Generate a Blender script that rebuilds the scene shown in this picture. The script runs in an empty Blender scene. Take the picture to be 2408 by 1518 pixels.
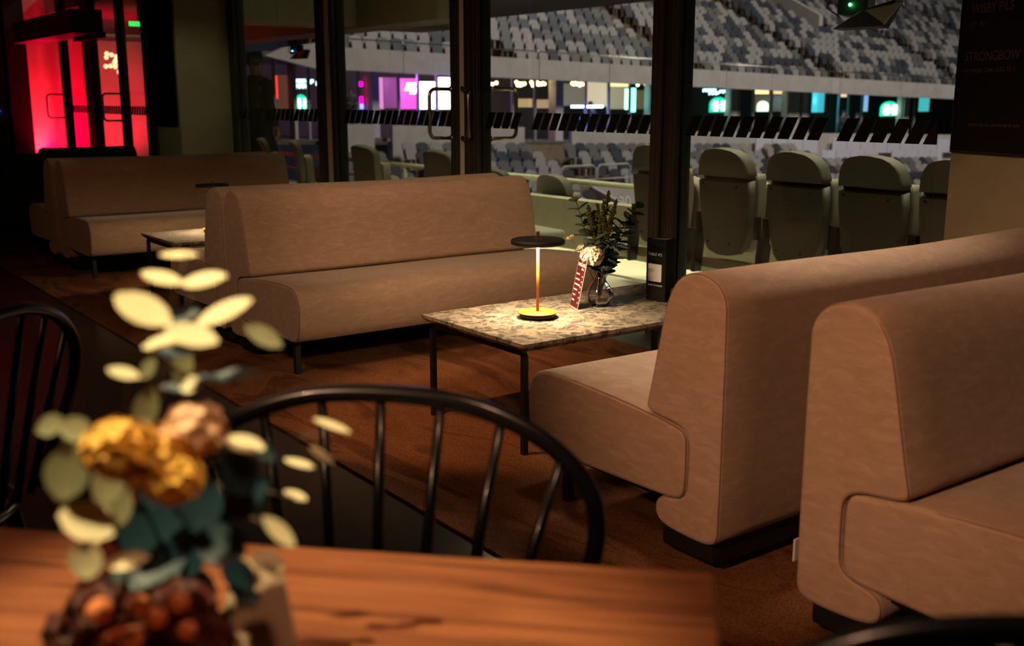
import bpy, bmesh, math, random
from mathutils import Vector, Matrix
random.seed(7)
PI = math.pi; R = math.radians
C = bpy.context.scene.collection
sc = bpy.context.scene

# ---------------------------------------------------------------- camera
HC = 1.25; YAW = R(53.48); PITCH = R(11.965); FPX = 2481.6
cd = bpy.data.cameras.new('camera'); cam = bpy.data.objects.new('camera', cd); C.objects.link(cam)
cam.location = (0, 0, HC); cam.rotation_euler = (R(90) - PITCH, 0, YAW)
cd.sensor_width = 36; cd.lens = FPX / 2408 * 36; cd.clip_start = 0.05; cd.clip_end = 400
cd.dof.use_dof = True; cd.dof.focus_distance = 4.1; cd.dof.aperture_fstop = 3.3
sc.camera = cam
# ---------------------------------------------------------------- world, exposure
w = bpy.data.worlds.new('night'); sc.world = w; w.use_nodes = True
w.node_tree.nodes['Background'].inputs[0].default_value = (0.012, 0.014, 0.022, 1)
w.node_tree.nodes['Background'].inputs[1].default_value = 0.6
sc.view_settings.view_transform = 'Standard'; sc.view_settings.look = 'None'
sc.view_settings.exposure = 0.0; sc.view_settings.gamma = 1.0; sc.view_settings.use_curve_mapping = False
sc.cycles.use_denoising = True
sc.cycles.max_bounces = 8; sc.cycles.transparent_max_bounces = 16
sc.cycles.sample_clamp_indirect = 4.0
sc.cycles.caustics_reflective = False; sc.cycles.caustics_refractive = False

# ---------------------------------------------------------------- lights
def light(kind, name, loc, energy, col, size=0.1, target=None, spot=60, blend=0.5, shape='DISK', size_y=None):
    d = bpy.data.lights.new(name, kind); d.energy = energy; d.color = col
    if kind == 'AREA':
        d.size = size; d.shape = shape
        if size_y: d.size_y = size_y
    elif kind == 'SPOT':
        d.shadow_soft_size = size; d.spot_size = R(spot); d.spot_blend = blend
    else: d.shadow_soft_size = size
    o = bpy.data.objects.new(name, d); C.objects.link(o); o.location = loc
    if target is not None:
        o.rotation_euler = (Vector(target) - Vector(loc)).to_track_quat('-Z', 'Y').to_euler()
    return o
WARM = (1.0, 0.56, 0.26); WARM2 = (1.0, 0.72, 0.45)
# ceiling downlights of the lounge
SW = (1.0, 0.56, 0.30)
light('SPOT', 'ceiling_spot', (-0.75, -1.9, 2.8), 500, (1.0, 0.55, 0.31), 0.08, (-1.55, 2.5, 0.66), 29, 0.8)
light('SPOT', 'ceiling_spot', (-2.6, -0.6, 2.9), 140, (1.0, .64, .38), 0.10, (-4.7, 2.5, 0.40), 52, 0.9)
light('SPOT', 'ceiling_spot', (-3.3, 1.1, 2.9), 230, (1.0, 0.54, 0.25), 0.04, (-3.45, 2.45, 0.0), 33, 0.5)
light('SPOT', 'ceiling_spot', (-5.6, -0.4, 2.9), 34, (1.0, 0.50, 0.22), 0.08, (-7.4, 2.2, 0.1), 56, 0.8)
light('SPOT', 'ceiling_spot', (-1.25, -0.30, 2.9), 300, (1.0, 0.78, 0.42), 0.03, (-0.93, 0.30, 0.98), 20, 0.7)
light('SPOT', 'ceiling_spot', (-0.3, 0.5, 2.9), 48, (1.0, 0.52, 0.30), 0.12, (-0.70, 0.60, 0.75), 44, 0.6)
light('SPOT', 'ceiling_spot', (-2.9, 2.2, 2.9), 150, (1.0, .66, .40), 0.10, (-4.7, 3.1, 0.5), 46, 0.9)  # extra spot added to brighten the back of the middle sofa
light('SPOT', 'ceiling_spot', (-2.3, 2.3, 2.9), 190, (1.0, 0.80, 0.60), 0.12, (-2.1, 2.7, 0.5), 44, 0.9)
light('AREA', 'ceiling_wash', (-3.0, 0.4, 2.9), 16, (1.0, 0.50, 0.25), 2.5, (-3.2, 1.6, 0))
# red uplight on the end wall, vestibule behind the glass doors
light('SPOT', 'red_uplight', (-16.72, 3.84, 0.05), 800, (1.0, 0.0, 0.035), 0.04, (-17.0, 3.80, 1.3), 120, 0.6)
light('SPOT', 'red_uplight', (-16.3, 4.30, 0.05), 480, (1.0, 0.0, 0.035), 0.05, (-17.2, 4.3, 1.2), 100, 0.7)
light('SPOT', 'red_uplight', (-16.70, 3.80, 0.05), 40, (1.0, 0.45, 0.2), 0.04, (-17.0, 3.78, 1.1), 50, 0.9)
light('SPOT', 'red_wall_spot', (-22.3, 6.9, 0.1), 700, (1.0, 0.0, 0.05), 0.2, (-24, 6.9, 0.9), 75, 0.6)
light('SPOT', 'violet_wall_spot', (-23.7, 5.75, 0.15), 20, (0.35, 0.2, 1.0), 0.04, (-24.0, 5.75, 1.5), 40, 0.6)
light('AREA', 'vestibule_fill_light', (-21.5, 6.3, 2.4), 22, (1.0, 0.86, 0.6), 1.5, (-23.6, 6.3, 1.6))  # unseen fill added to light the top of the far wall dimly
# terrace
def narrow(o, deg): o.data.spread = R(deg); return o
narrow(light('AREA', 'terrace_soffit_light', (-6.0, 5.60, 2.42), 80, (1.0, 0.92, 0.58), 9.0, (-6.0, 5.45, 0), shape='RECTANGLE', size_y=0.25), 80)
narrow(light('AREA', 'terrace_soffit_light', (-5.5, 6.9, 2.42), 30, (1.0, 0.98, 0.70), 8.0, (-5.5, 6.3, 0.4), shape='RECTANGLE', size_y=0.3), 120)
light('SPOT', 'pillar_spot', (-8.3, 2.4, 2.85), 22, (1.0, 0.9, 0.5), 0.1, (-9.75, 3.6, 1.0), 40, 0.8)
# stadium floodlights over the pitch
light('AREA', 'stadium_floodlight', (-8, 28, 24), 4900, (1.0, 0.93, 0.86), 5.0, (-30, 26, 2))
light('AREA', 'stadium_floodlight', (-8, 50, 24), 3800, (1.0, 0.95, 0.95), 5.0, (-30, 44, 1))

# ---------------------------------------------------------------- materials
MATS = {}
def newmat(name):
    m = bpy.data.materials.new(name); m.use_nodes = True
    nt = m.node_tree; return m, nt, nt.nodes['Principled BSDF']
def simple(name, col, rough=0.5, metal=0.0, spec=0.5, coat=0.0, noise=0.0, nscale=8.0, bump=0.0, bscale=60.0, emit=None, es=0.0, sheen=0.0):
    if name in MATS: return MATS[name]
    m, nt, b = newmat(name)
    b.inputs['Base Color'].default_value = (*col, 1); b.inputs['Roughness'].default_value = rough
    b.inputs['Metallic'].default_value = metal; b.inputs['Specular IOR Level'].default_value = spec
    b.inputs['Coat Weight'].default_value = coat; b.inputs['Sheen Weight'].default_value = sheen
    tc = nt.nodes.new('ShaderNodeTexCoord')
    if noise:
        n = nt.nodes.new('ShaderNodeTexNoise'); n.inputs['Scale'].default_value = nscale; n.inputs['Detail'].default_value = 6
        nt.links.new(tc.outputs['Object'], n.inputs['Vector'])
        mx = nt.nodes.new('ShaderNodeMix'); mx.data_type = 'RGBA'
        mx.inputs[6].default_value = (*[c * (1 - noise) for c in col], 1); mx.inputs[7].default_value = (*[min(1, c * (1 + noise)) for c in col], 1)
        nt.links.new(n.outputs['Fac'], mx.inputs[0]); nt.links.new(mx.outputs[2], b.inputs['Base Color'])
    if bump:
        n2 = nt.nodes.new('ShaderNodeTexNoise'); n2.inputs['Scale'].default_value = bscale; n2.inputs['Detail'].default_value = 4
        nt.links.new(tc.outputs['Object'], n2.inputs['Vector'])
        bp = nt.nodes.new('ShaderNodeBump'); bp.inputs['Strength'].default_value = bump; bp.inputs['Distance'].default_value = 0.004
        nt.links.new(n2.outputs['Fac'], bp.inputs['Height']); nt.links.new(bp.outputs['Normal'], b.inputs['Normal'])
    if emit is not None:
        b.inputs['Emission Color'].default_value = (*emit, 1); b.inputs['Emission Strength'].default_value = es
    MATS[name] = m; return m
def ramp(nt, fac, stops):
    r = nt.nodes.new('ShaderNodeValToRGB'); e = r.color_ramp.elements
    while len(e) < len(stops): e.new(0.5)
    for i, (p, c) in enumerate(stops): e[i].position = p; e[i].color = (*c, 1)
    nt.links.new(fac, r.inputs[0]); return r.outputs[0]
def mapping(nt, scale=(1, 1, 1), rot=(0, 0, 0), src='Object'):
    tc = nt.nodes.new('ShaderNodeTexCoord'); mp = nt.nodes.new('ShaderNodeMapping')
    mp.inputs['Scale'].default_value = scale; mp.inputs['Rotation'].default_value = rot
    nt.links.new(tc.outputs[src], mp.inputs[0]); return mp.outputs[0]
def noise(nt, vec, scale, detail=6, dist=0.0, rough=0.5):
    n = nt.nodes.new('ShaderNodeTexNoise'); n.inputs['Scale'].default_value = scale; n.inputs['Detail'].default_value = detail
    n.inputs['Distortion'].default_value = dist; n.inputs['Roughness'].default_value = rough
    nt.links.new(vec, n.inputs['Vector']); return n.outputs['Fac']
def bump(nt, h, b, strength, dist=0.003):
    bp = nt.nodes.new('ShaderNodeBump'); bp.inputs['Strength'].default_value = strength; bp.inputs['Distance'].default_value = dist
    nt.links.new(h, bp.inputs['Height']); nt.links.new(bp.outputs['Normal'], b.inputs['Normal'])

def fabric(name, c1, c2):
    m, nt, b = newmat(name)
    v = mapping(nt, (5, 4.5, 16)); n1 = noise(nt, v, 3.0, 10, 0.8, 0.68)
    nt.links.new(ramp(nt, n1, [(0.28, tuple(q * .86 for q in c1)), (0.5, c1), (0.74, c2)]), b.inputs['Base Color'])
    v2 = mapping(nt, (1, 1, 1)); n2 = noise(nt, v2, 260, 3); bump(nt, n2, b, 0.45, 0.002)
    b.inputs['Roughness'].default_value = 0.85; b.inputs['Sheen Weight'].default_value = 0.35; b.inputs['Sheen Roughness'].default_value = 0.4
    b.inputs['Specular IOR Level'].default_value = 0.2
    MATS[name] = m; return m
FAB = fabric('tan_velour', (0.38, 0.245, 0.165), (0.47, 0.32, 0.225))
SEAM = simple('seam_brown', (0.17, 0.095, 0.06), 0.8)
DARKFAB = simple('charcoal_fabric', (0.030, 0.027, 0.024), 0.9, noise=0.3, nscale=20)
BLACK = simple('black_metal', (0.005, 0.005, 0.0055), 0.5, 0.0)
GLOSS = simple('black_lacquer', (0.005, 0.006, 0.008), 0.26, 0.0, 0.5, coat=0.15)
MATTE = simple('matte_black_shade', (0.012, 0.016, 0.018), 0.5, 0.2, bump=0.4, bscale=500)
YELLOW = simple('mustard_enamel', (0.37, 0.155, 0.012), 0.5, 0.0)
BRASS = simple('brass', (0.72, 0.42, 0.16), 0.3, 1.0)
STEEL = simple('brushed_steel', (0.55, 0.5, 0.45), 0.25, 1.0)
FRAME = simple('anodised_frame', (0.042, 0.040, 0.037), 0.45, 0.3)
FRAME2 = simple('lit_silver_side', (0.72, 0.72, 0.64), 0.55, 0.0)  # silver tone, lightened further so the side strips look lit
DECAL = simple('black_film', (0.008, 0.007, 0.006), 0.3)
CREAM = simple('cream_paint', (0.6, 0.58, 0.48), 0.6)
SHELL = simple('taupe_seat_shell', (0.085, 0.080, 0.064), 0.55, noise=0.12, nscale=12)
SHELLL = simple('grey_green_shell', (0.16, 0.16, 0.13), 0.6)
SHELL2 = simple('taupe_seat_pad', (0.17, 0.165, 0.125), 0.7)
SHELLH = simple('taupe_headrest', (0.08, 0.073, 0.058), 0.6)
WHITE = simple('white_print', (0.8, 0.78, 0.75), 0.6)
COPPER = simple('copper_print', (0.11, 0.06, 0.035), 0.5)
BOARDM = simple('menu_board_black', (0.004, 0.003, 0.003), 0.7, spec=0.15)
MAROON = simple('maroon_card', (0.055, 0.002, 0.006), 0.5)
KRAFT = simple('card_back', (0.35, 0.24, 0.14), 0.8)
def em(name, col, s):
    return simple(name, (0.02, 0.02, 0.02), 0.5, emit=col, es=s)

def concrete(name, c1, c2, bumpy=0.25):
    m, nt, b = newmat(name)
    v = mapping(nt, (1, 1, 1)); n = noise(nt, v, 1.7, 9, 0.4, 0.62)
    nt.links.new(ramp(nt, n, [(0.3, c1), (0.7, c2)]), b.inputs['Base Color'])
    bump(nt, noise(nt, v, 40, 5), b, bumpy, 0.004); b.inputs['Roughness'].default_value = 0.85
    MATS[name] = m; return m
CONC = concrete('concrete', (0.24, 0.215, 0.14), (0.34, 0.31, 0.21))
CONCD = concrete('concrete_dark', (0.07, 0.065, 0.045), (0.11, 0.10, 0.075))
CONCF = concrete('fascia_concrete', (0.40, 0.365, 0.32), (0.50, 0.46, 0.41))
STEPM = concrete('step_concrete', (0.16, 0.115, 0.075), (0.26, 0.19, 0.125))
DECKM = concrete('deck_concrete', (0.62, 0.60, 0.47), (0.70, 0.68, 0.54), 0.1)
OLIVE = concrete('upstand_paint', (0.21, 0.195, 0.14), (0.25, 0.235, 0.17), 0.1)

def marble():
    m, nt, b = newmat('marble'); v = mapping(nt, (1, 1, 1), (0, 0, 0.5))
    n = noise(nt, v, 17.0, 12, 1.2, 0.7)
    base = ramp(nt, n, [(0.35, (0.035, 0.035, 0.042)), (0.44, (0.10, 0.09, 0.085)), (0.51, (0.23, 0.195, 0.15)), (0.66, (0.36, 0.31, 0.23))])
    vo = nt.nodes.new('ShaderNodeTexVoronoi'); vo.feature = 'DISTANCE_TO_EDGE'; vo.inputs['Scale'].default_value = 26
    wv = nt.nodes.new('ShaderNodeMix'); wv.data_type = 'VECTOR'; wv.inputs[0].default_value = 0.16
    nn = nt.nodes.new('ShaderNodeTexNoise'); nn.inputs['Scale'].default_value = 7; nn.inputs['Detail'].default_value = 6
    nt.links.new(v, nn.inputs['Vector']); nt.links.new(v, wv.inputs[4]); nt.links.new(nn.outputs['Color'], wv.inputs[5]); nt.links.new(wv.outputs[1], vo.inputs['Vector'])
    vein = ramp(nt, vo.outputs['Distance'], [(0.0, (1, 1, 1)), (0.035, (0, 0, 0))])
    mx = nt.nodes.new('ShaderNodeMix'); mx.data_type = 'RGBA'; nt.links.new(base, mx.inputs[6]); mx.inputs[7].default_value = (0.50, 0.42, 0.30, 1)
    ml = nt.nodes.new('ShaderNodeMath'); ml.operation = 'MULTIPLY'; nt.links.new(vein, ml.inputs[0]); nt.links.new(noise(nt, v, 5, 3), ml.inputs[1])
    nt.links.new(ml.outputs[0], mx.inputs[0]); nt.links.new(mx.outputs[2], b.inputs['Base Color'])
    b.inputs['Roughness'].default_value = 0.16; MATS['marble'] = m; return m
MARBLE = marble()
def walnut():
    m, nt, b = newmat('walnut'); v = mapping(nt, (2.2, 30, 30)); n = noise(nt, v, 1.3, 10, 1.0, 0.6)
    c = ramp(nt, n, [(0.3, (0.07, 0.022, 0.010)), (0.5, (0.26, 0.085, 0.035)), (0.72, (0.42, 0.15, 0.06))])
    nt.links.new(c, b.inputs['Base Color']); b.inputs['Roughness'].default_value = 0.38
    bump(nt, noise(nt, mapping(nt, (4, 160, 160)), 2, 4), b, 0.15, 0.001); return m
WALNUT = walnut()
def carpet():
    m, nt, b = newmat('carpet'); v = mapping(nt, (0.9, 2.3, 1), (0, 0, R(14)))
    n = noise(nt, v, 1.1, 3, 1.6, 0.5)
    c = ramp(nt, n, [(0.40, (0.10, 0.038, 0.017)), (0.46, (0.165, 0.068, 0.029)), (0.58, (0.205, 0.088, 0.038)), (0.62, (0.115, 0.045, 0.020))])
    f = noise(nt, mapping(nt), 330, 2)
    mx = nt.nodes.new('ShaderNodeMix'); mx.data_type = 'RGBA'; mx.blend_type = 'MULTIPLY'; mx.inputs[0].default_value = 0.9
    nt.links.new(c, mx.inputs[6]); nt.links.new(ramp(nt, f, [(0.38, (0.35, 0.32, 0.3)), (0.64, (1.4, 1.3, 1.15))]), mx.inputs[7])
    nt.links.new(mx.outputs[2], b.inputs['Base Color']); bump(nt, noise(nt, mapping(nt), 300, 2), b, 0.9, 0.004)
    b.inputs['Roughness'].default_value = 0.95; b.inputs['Specular IOR Level'].default_value = 0.1; return m
CARPET = carpet()
def darkfloor():
    m, nt, b = newmat('dark_vinyl_floor'); v = mapping(nt)
    nt.links.new(ramp(nt, noise(nt, v, 3, 6), [(0.3, (0.012, 0.012, 0.013)), (0.7, (0.022, 0.021, 0.020))]), b.inputs['Base Color'])
    b.inputs['Roughness'].default_value = 0.22; bump(nt, noise(nt, v, 60, 4), b, 0.04, 0.002); return m
FLOORM = darkfloor()
def glass(name='window_glass', tint=(0.975, 0.975, 0.955), base=0.0):
    m = bpy.data.materials.new(name); m.use_nodes = True; nt = m.node_tree; nt.nodes.clear()
    out = nt.nodes.new('ShaderNodeOutputMaterial'); mix = nt.nodes.new('ShaderNodeMixShader')
    tr = nt.nodes.new('ShaderNodeBsdfTransparent'); tr.inputs[0].default_value = (*tint, 1)
    gl = nt.nodes.new('ShaderNodeBsdfGlossy'); gl.inputs['Roughness'].default_value = 0.01
    fr = nt.nodes.new('ShaderNodeFresnel'); fr.inputs[0].default_value = 1.45
    geo = nt.nodes.new('ShaderNodeNewGeometry'); mf = nt.nodes.new('ShaderNodeMath'); mf.operation = 'MULTIPLY_ADD'; mf.inputs[1].default_value = -1; mf.inputs[2].default_value = 1
    nt.links.new(geo.outputs['Backfacing'], mf.inputs[0]); mm = nt.nodes.new('ShaderNodeMath'); mm.operation = 'MULTIPLY'; nt.links.new(mf.outputs[0], mm.inputs[0]); nt.links.new(fr.outputs[0], mm.inputs[1])
    nt.links.new(mm.outputs[0], mix.inputs[0]); nt.links.new(tr.outputs[0], mix.inputs[1]); nt.links.new(gl.outputs[0], mix.inputs[2])
    nt.links.new(mix.outputs[0], out.inputs[0]); return m
GLASS = glass(); VGLASS = glass('vase_glass', (0.90, 0.90, 0.96))
def vase_glass(m):
    nt = m.node_tree; tr = next(n for n in nt.nodes if n.type == 'BSDF_TRANSPARENT'); gl = next(n for n in nt.nodes if n.type == 'BSDF_GLOSSY')
    lw = nt.nodes.new('ShaderNodeLayerWeight'); lw.inputs[0].default_value = 0.35
    nt.links.new(ramp(nt, lw.outputs['Facing'], [(0.0, (.93, .93, .96)), (0.55, (.78, .80, .86)), (1.0, (.30, .32, .40))]), tr.inputs[0])
    gl.inputs[0].default_value = (.85, .9, 1, 1); gl.inputs['Roughness'].default_value = .04
    mix = next(n for n in nt.nodes if n.type == 'MIX_SHADER'); mm = nt.nodes.new('ShaderNodeMath'); mm.operation = 'MULTIPLY_ADD'; mm.use_clamp = True
    mm.inputs[1].default_value = 1.6; mm.inputs[2].default_value = .05; fr = next(n for n in nt.nodes if n.type == 'FRESNEL')
    nt.links.new(fr.outputs[0], mm.inputs[0]); nt.links.new(mm.outputs[0], mix.inputs[0])
vase_glass(VGLASS)
RAILGLASS = glass('teal_rail_glass', (0.55, 0.75, 0.72))

# ---------------------------------------------------------------- mesh builder
class MB:
    def __init__(s): s.v = []; s.f = []; s.sm = []
    def add(s, vs, fs, smooth=False, M=None):
        o = len(s.v)
        s.v += [tuple(M @ Vector(p)) if M else tuple(p) for p in vs]
        s.f += [tuple(i + o for i in f) for f in fs]; s.sm += [smooth] * len(fs)
    def box(s, x0, x1, y0, y1, z0, z1, M=None):
        s.add([(x0, y0, z0), (x1, y0, z0), (x1, y1, z0), (x0, y1, z0), (x0, y0, z1), (x1, y0, z1), (x1, y1, z1), (x0, y1, z1)],
              [(0, 3, 2, 1), (4, 5, 6, 7), (0, 1, 5, 4), (1, 2, 6, 5), (2, 3, 7, 6), (3, 0, 4, 7)], False, M)
    def tube(s, pts, r, n=10, cap=True, closed=False, M=None, rb=None):
        pts = [Vector(p) for p in pts]; L = len(pts); rs = r if isinstance(r, (list, tuple)) else [r] * L
        vs = []; fs = []; prev = None
        for i, p in enumerate(pts):
            if closed: t = pts[(i + 1) % L] - pts[i - 1]
            else: t = pts[min(i + 1, L - 1)] - pts[max(i - 1, 0)]
            t.normalize()
            if prev is None: a = t.orthogonal().normalized()
            else:
                a = prev - t * prev.dot(t)
                a = a.normalized() if a.length > 1e-6 else t.orthogonal().normalized()
            prev = a; b = t.cross(a)
            for k in range(n):
                q = 2 * PI * k / n; vs.append(p + (a * math.cos(q) + b * math.sin(q) * (rb or 1)) * rs[i])
        for i in range(L if closed else L - 1):
            j = (i + 1) % L
            for k in range(n): fs.append((i * n + k, i * n + (k + 1) % n, j * n + (k + 1) % n, j * n + k))
        if cap and not closed: fs += [tuple(range(n))[::-1], tuple(range((L - 1) * n, L * n))]
        s.add(vs, fs, True, M)
    def lathe(s, prof, n=32, c=(0, 0, 0), M=None):
        vs = []; fs = []
        for r, z in prof:
            for k in range(n):
                q = 2 * PI * k / n; vs.append((c[0] + r * math.cos(q), c[1] + r * math.sin(q), c[2] + z))
        for i in range(len(prof) - 1):
            for k in range(n): fs.append((i * n + k, i * n + (k + 1) % n, (i + 1) * n + (k + 1) % n, (i + 1) * n + k))
        if prof[0][0] > 1e-5: fs.append(tuple(range(n))[::-1])
        if prof[-1][0] > 1e-5: fs.append(tuple(range((len(prof) - 1) * n, len(prof) * n)))
        s.add(vs, fs, True, M)
    def prism(s, poly, lo, hi, axis='y', M=None, smooth=False):
        def P(a, b, c): return {'y': (a, c, b), 'z': (a, b, c), 'x': (c, a, b)}[axis]
        n = len(poly); vs = [P(a, b, lo) for a, b in poly] + [P(a, b, hi) for a, b in poly]
        s.add(vs, [tuple(range(n))[::-1], tuple(range(n, 2 * n))], False, M)
        s.add(vs, [(i, (i + 1) % n, n + (i + 1) % n, n + i) for i in range(n)], smooth, M)
    def ball(s, c, r, n=8, m=6, sc_=(1, 1, 1), M=None):
        prof = [(r * math.sin(PI * i / m), -r * math.cos(PI * i / m)) for i in range(m + 1)]
        vs = []; fs = []
        for a, z in prof:
            for k in range(n):
                q = 2 * PI * k / n; vs.append((c[0] + a * math.cos(q) * sc_[0], c[1] + a * math.sin(q) * sc_[1], c[2] + z * sc_[2]))
        for i in range(m):
            for k in range(n): fs.append((i * n + k, i * n + (k + 1) % n, (i + 1) * n + (k + 1) % n, (i + 1) * n + k))
        s.add(vs, fs, True, M)
    def build(s, name, mat, parent=None, bevel=0, seg=2, weld=False, sub=0, loc=None):
        me = bpy.data.meshes.new(name); me.from_pydata(s.v, [], s.f); me.materials.append(mat)
        me.polygons.foreach_set('use_smooth', s.sm)
        bm = bmesh.new(); bm.from_mesh(me)
        if weld or bevel: bmesh.ops.remove_doubles(bm, verts=bm.verts, dist=1e-5)
        bmesh.ops.recalc_face_normals(bm, faces=bm.faces); bm.to_mesh(me); bm.free()
        o = bpy.data.objects.new(name, me); C.objects.link(o)
        if parent: o.parent = parent
        if loc: o.location = loc
        if bevel:
            md = o.modifiers.new('bevel', 'BEVEL'); md.width = bevel; md.segments = seg; md.limit_method = 'ANGLE'; md.angle_limit = R(40); md.harden_normals = False
            me.polygons.foreach_set('use_smooth', [True] * len(me.polygons))
            wn = o.modifiers.new('wn', 'WEIGHTED_NORMAL'); wn.keep_sharp = True
        if sub:
            md = o.modifiers.new('sub', 'SUBSURF'); md.levels = sub; md.render_levels = sub
        return o
def tag(o, label, cat, group=None, kind=None):
    if label: o['label'] = label
    if cat: o['category'] = cat
    if group: o['group'] = group
    if kind: o['kind'] = kind
    return o
def thing(name, label, cat, loc=(0, 0, 0), rz=0, group=None):
    o = bpy.data.objects.new(name, None); C.objects.link(o); o.location = loc; o.rotation_euler = (0, 0, rz)
    return tag(o, label, cat, group)
def struct(o): o['kind'] = 'structure'; return o
KIDS = {}
def children(o): return [c for c in bpy.data.objects if c.parent == o]
def copy_tree(o, parent=None):
    c = o.copy(); C.objects.link(c); c.parent = parent
    for ch in children(o):
        if ch is not c: copy_tree(ch, c)
    return c
def boxo(name, mat, x0, x1, y0, y1, z0, z1, parent=None, bevel=0, M=None):
    b = MB(); b.box(x0, x1, y0, y1, z0, z1, M); return b.build(name, mat, parent, bevel=bevel)
def text(name, body, size, origin, e, u, mat, parent, align='LEFT', ext=0.0003, sx=1.0):
    cu = bpy.data.curves.new(name, 'FONT'); cu.body = body; cu.size = size; cu.extrude = ext; cu.align_x = align
    cu.materials.append(mat); tmp = bpy.data.objects.new(name, cu); me = bpy.data.meshes.new_from_object(tmp)
    bpy.data.objects.remove(tmp); o = bpy.data.objects.new(name, me); C.objects.link(o)
    e = Vector(e).normalized(); u = Vector(u).normalized(); n = e.cross(u)
    M = Matrix((e * sx, u, n)).transposed().to_4x4(); M.translation = Vector(origin)
    if parent: o.parent = parent
    o.matrix_local = M; return o
# camera geometry, used to place things the photo shows at a given depth or plane
cF = Vector((-math.sin(YAW) * math.cos(PITCH), math.cos(YAW) * math.cos(PITCH), -math.sin(PITCH)))
cR = Vector((math.cos(YAW), math.sin(YAW), 0)); cU = cR.cross(cF); cO = Vector((0, 0, HC))
def ray(x, y): return cF + cR * ((x - 1204) / FPX) - cU * ((y - 759) / FPX)
def at(x, y, k): return cO + ray(x, y) * k
def atX(x, y, X): d = ray(x, y); return cO + d * (X / d.x)
def atY(x, y, Y): d = ray(x, y); return cO + d * (Y / d.y)
def proj(p):
    p = Vector(p) - cO; k = p.dot(cF); return 1204 + FPX * p.dot(cR) / k, 759 - FPX * p.dot(cU) / k, k

# ================================================================ SETTING
YW = 3.95
struct(boxo('floor', FLOORM, -17.3, 3.5, -4.0, YW + 0.12, -0.12, 0))
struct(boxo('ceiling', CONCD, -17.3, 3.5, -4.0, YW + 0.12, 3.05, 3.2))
struct(boxo('wall_front', CONCD, -17.3, 3.5, -4.2, -4.0, 0, 3.05))
struct(boxo('wall_right', CONCD, 3.5, 3.7, -4.2, YW + 0.12, 0, 3.05))
struct(boxo('wall_left', CONC, -17.2, -17.0, -4.0, YW + 0.12, 0, 3.05))
cp = boxo('carpet', CARPET, -13.5, 0.6, 1.605, 3.67, 0.0, 0.008)
tag(cp, 'orange brown patterned carpet strip laid under the sofas', 'carpet')

# --- terrace outside
struct(boxo('terrace_floor', DECKM, -26, 3.5, YW + 0.12, 7.2, -0.15, -0.0))
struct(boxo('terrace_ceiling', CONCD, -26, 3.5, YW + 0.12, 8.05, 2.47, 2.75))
struct(boxo('terrace_ceiling_edge_beam', CONC, -26, 3.5, 8.05, 10.0, 2.50, 2.8))
struct(boxo('beam_across_terrace', CONC, -12.9, -12.2, YW + 0.15, 8.0, 2.15, 2.47))
struct(boxo('beam_along_terrace', CONC, -17.0, -10.3, 6.6, 7.1, 2.12, 2.47))
struct(boxo('wall_terrace_return', CONC, -17.4, -17.2, YW + 0.12, 4.62, 0, 2.47))
struct(boxo('wall_terrace_end', CONC, -24.3, -24.0, YW + 0.12, 10.0, 0, 2.47))
struct(boxo('wall_terrace_upstand', OLIVE, -7.6, -2.0, 5.72, 5.86, 0, 0.42))

# --- pillars
def rotbox_poly(pts, z0, z1, name, mat):
    b = MB(); b.prism(pts, z0, z1, 'z'); return struct(b.build(name, mat, bevel=0.008))
eP = Vector((0.937, -0.35, 0)); nP = Vector((0.35, 0.937, 0))
L = Vector((-2.51, 4.15, 0))
pr = [L, L + eP * 1.25, L + eP * 1.25 + nP * 0.6, L + nP * 0.6]
rotbox_poly([(p.x, p.y) for p in pr], 0, 3.05, 'pillar_right', CONC)
rotbox_poly([(-9.82, 3.45), (-9.705, 3.757), (-9.70, 4.05), (-10.50, 4.05), (-10.47, 3.45)], 0, 3.05, 'pillar_left', CONC)

# --- window wall: panes, mullions
POSTS = []
def mullion(x0, x1, y0=YW - 0.05, y1=YW + 0.06, idx=1, mat=FRAME, mat2=FRAME2):
    f = boxo('window_frame_post', mat, x0, x1, y0, y1, 0, 3.05, bevel=0.003); struct(f)
    f['cx'] = (x0 + x1) / 2; POSTS.append(f)
    boxo('glazing_bead', BLACK, x1, x1 + 0.012, YW - 0.015, YW + 0.03, 0.0, 3.05, f)
    for q in (.35, .75): boxo('bead_line', simple('bead_dull', (.15, .13, .10), .5), x0 + (x1 - x0) * q, x0 + (x1 - x0) * q + .0015, y0 - .0012, y0, 0, 3.04, f)
    boxo('side_channel', mat2, x1, x1 + 0.004, y0 + 0.03, YW - 0.02, 0.0, 3.05, f)
    return f
PANES = [(-16.9, -15.75), (-15.65, -14.55), (-14.25, -13.12), (-13.08, -11.65), (-9.55, -7.82), (-7.55, -5.95), (-5.63, -5.18), (-5.14, -4.05), (-3.86, -2.98), (-2.94, -2.45)]
for i, (a, b_) in enumerate(PANES):
    p = boxo('window_%d' % (i + 1), GLASS, a, b_, YW, YW + 0.008, 0.02, 3.05); struct(p)
    s = MB(); pitch = 0.091 if b_ < -5 else 0.0845; bw = .072 if b_ < -5 else .066
    if i < 1: continue
    x = a + 0.005
    while x + 0.115 < b_ + (0.09 if i == 9 else 0.05 if i in (4, 5, 7, 8) else 0.0):
        zt = 1.170; zb = 1.070
        q = [(x, zb), (min(x + bw, b_), zb), (min(x + bw + .05, b_), zt), (min(x + 0.050, b_), zt)]
        s.prism(q, YW - 0.0025, YW - 0.0005, 'y'); x += pitch
    s.build('safety_stripe', DECAL, p)
for a, b_ in ((-7.90, -7.80), (-7.66, -7.60), (-5.95, -5.86), (-5.79, -5.64), (-4.06, -3.98), (-3.93, -3.87)):
    mullion(a, b_)
boxo('window_frame_infill', FRAME2, -7.80, -7.66, YW - 0.02, YW + 0.05, 0, 3.05)['kind'] = 'structure'
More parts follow.
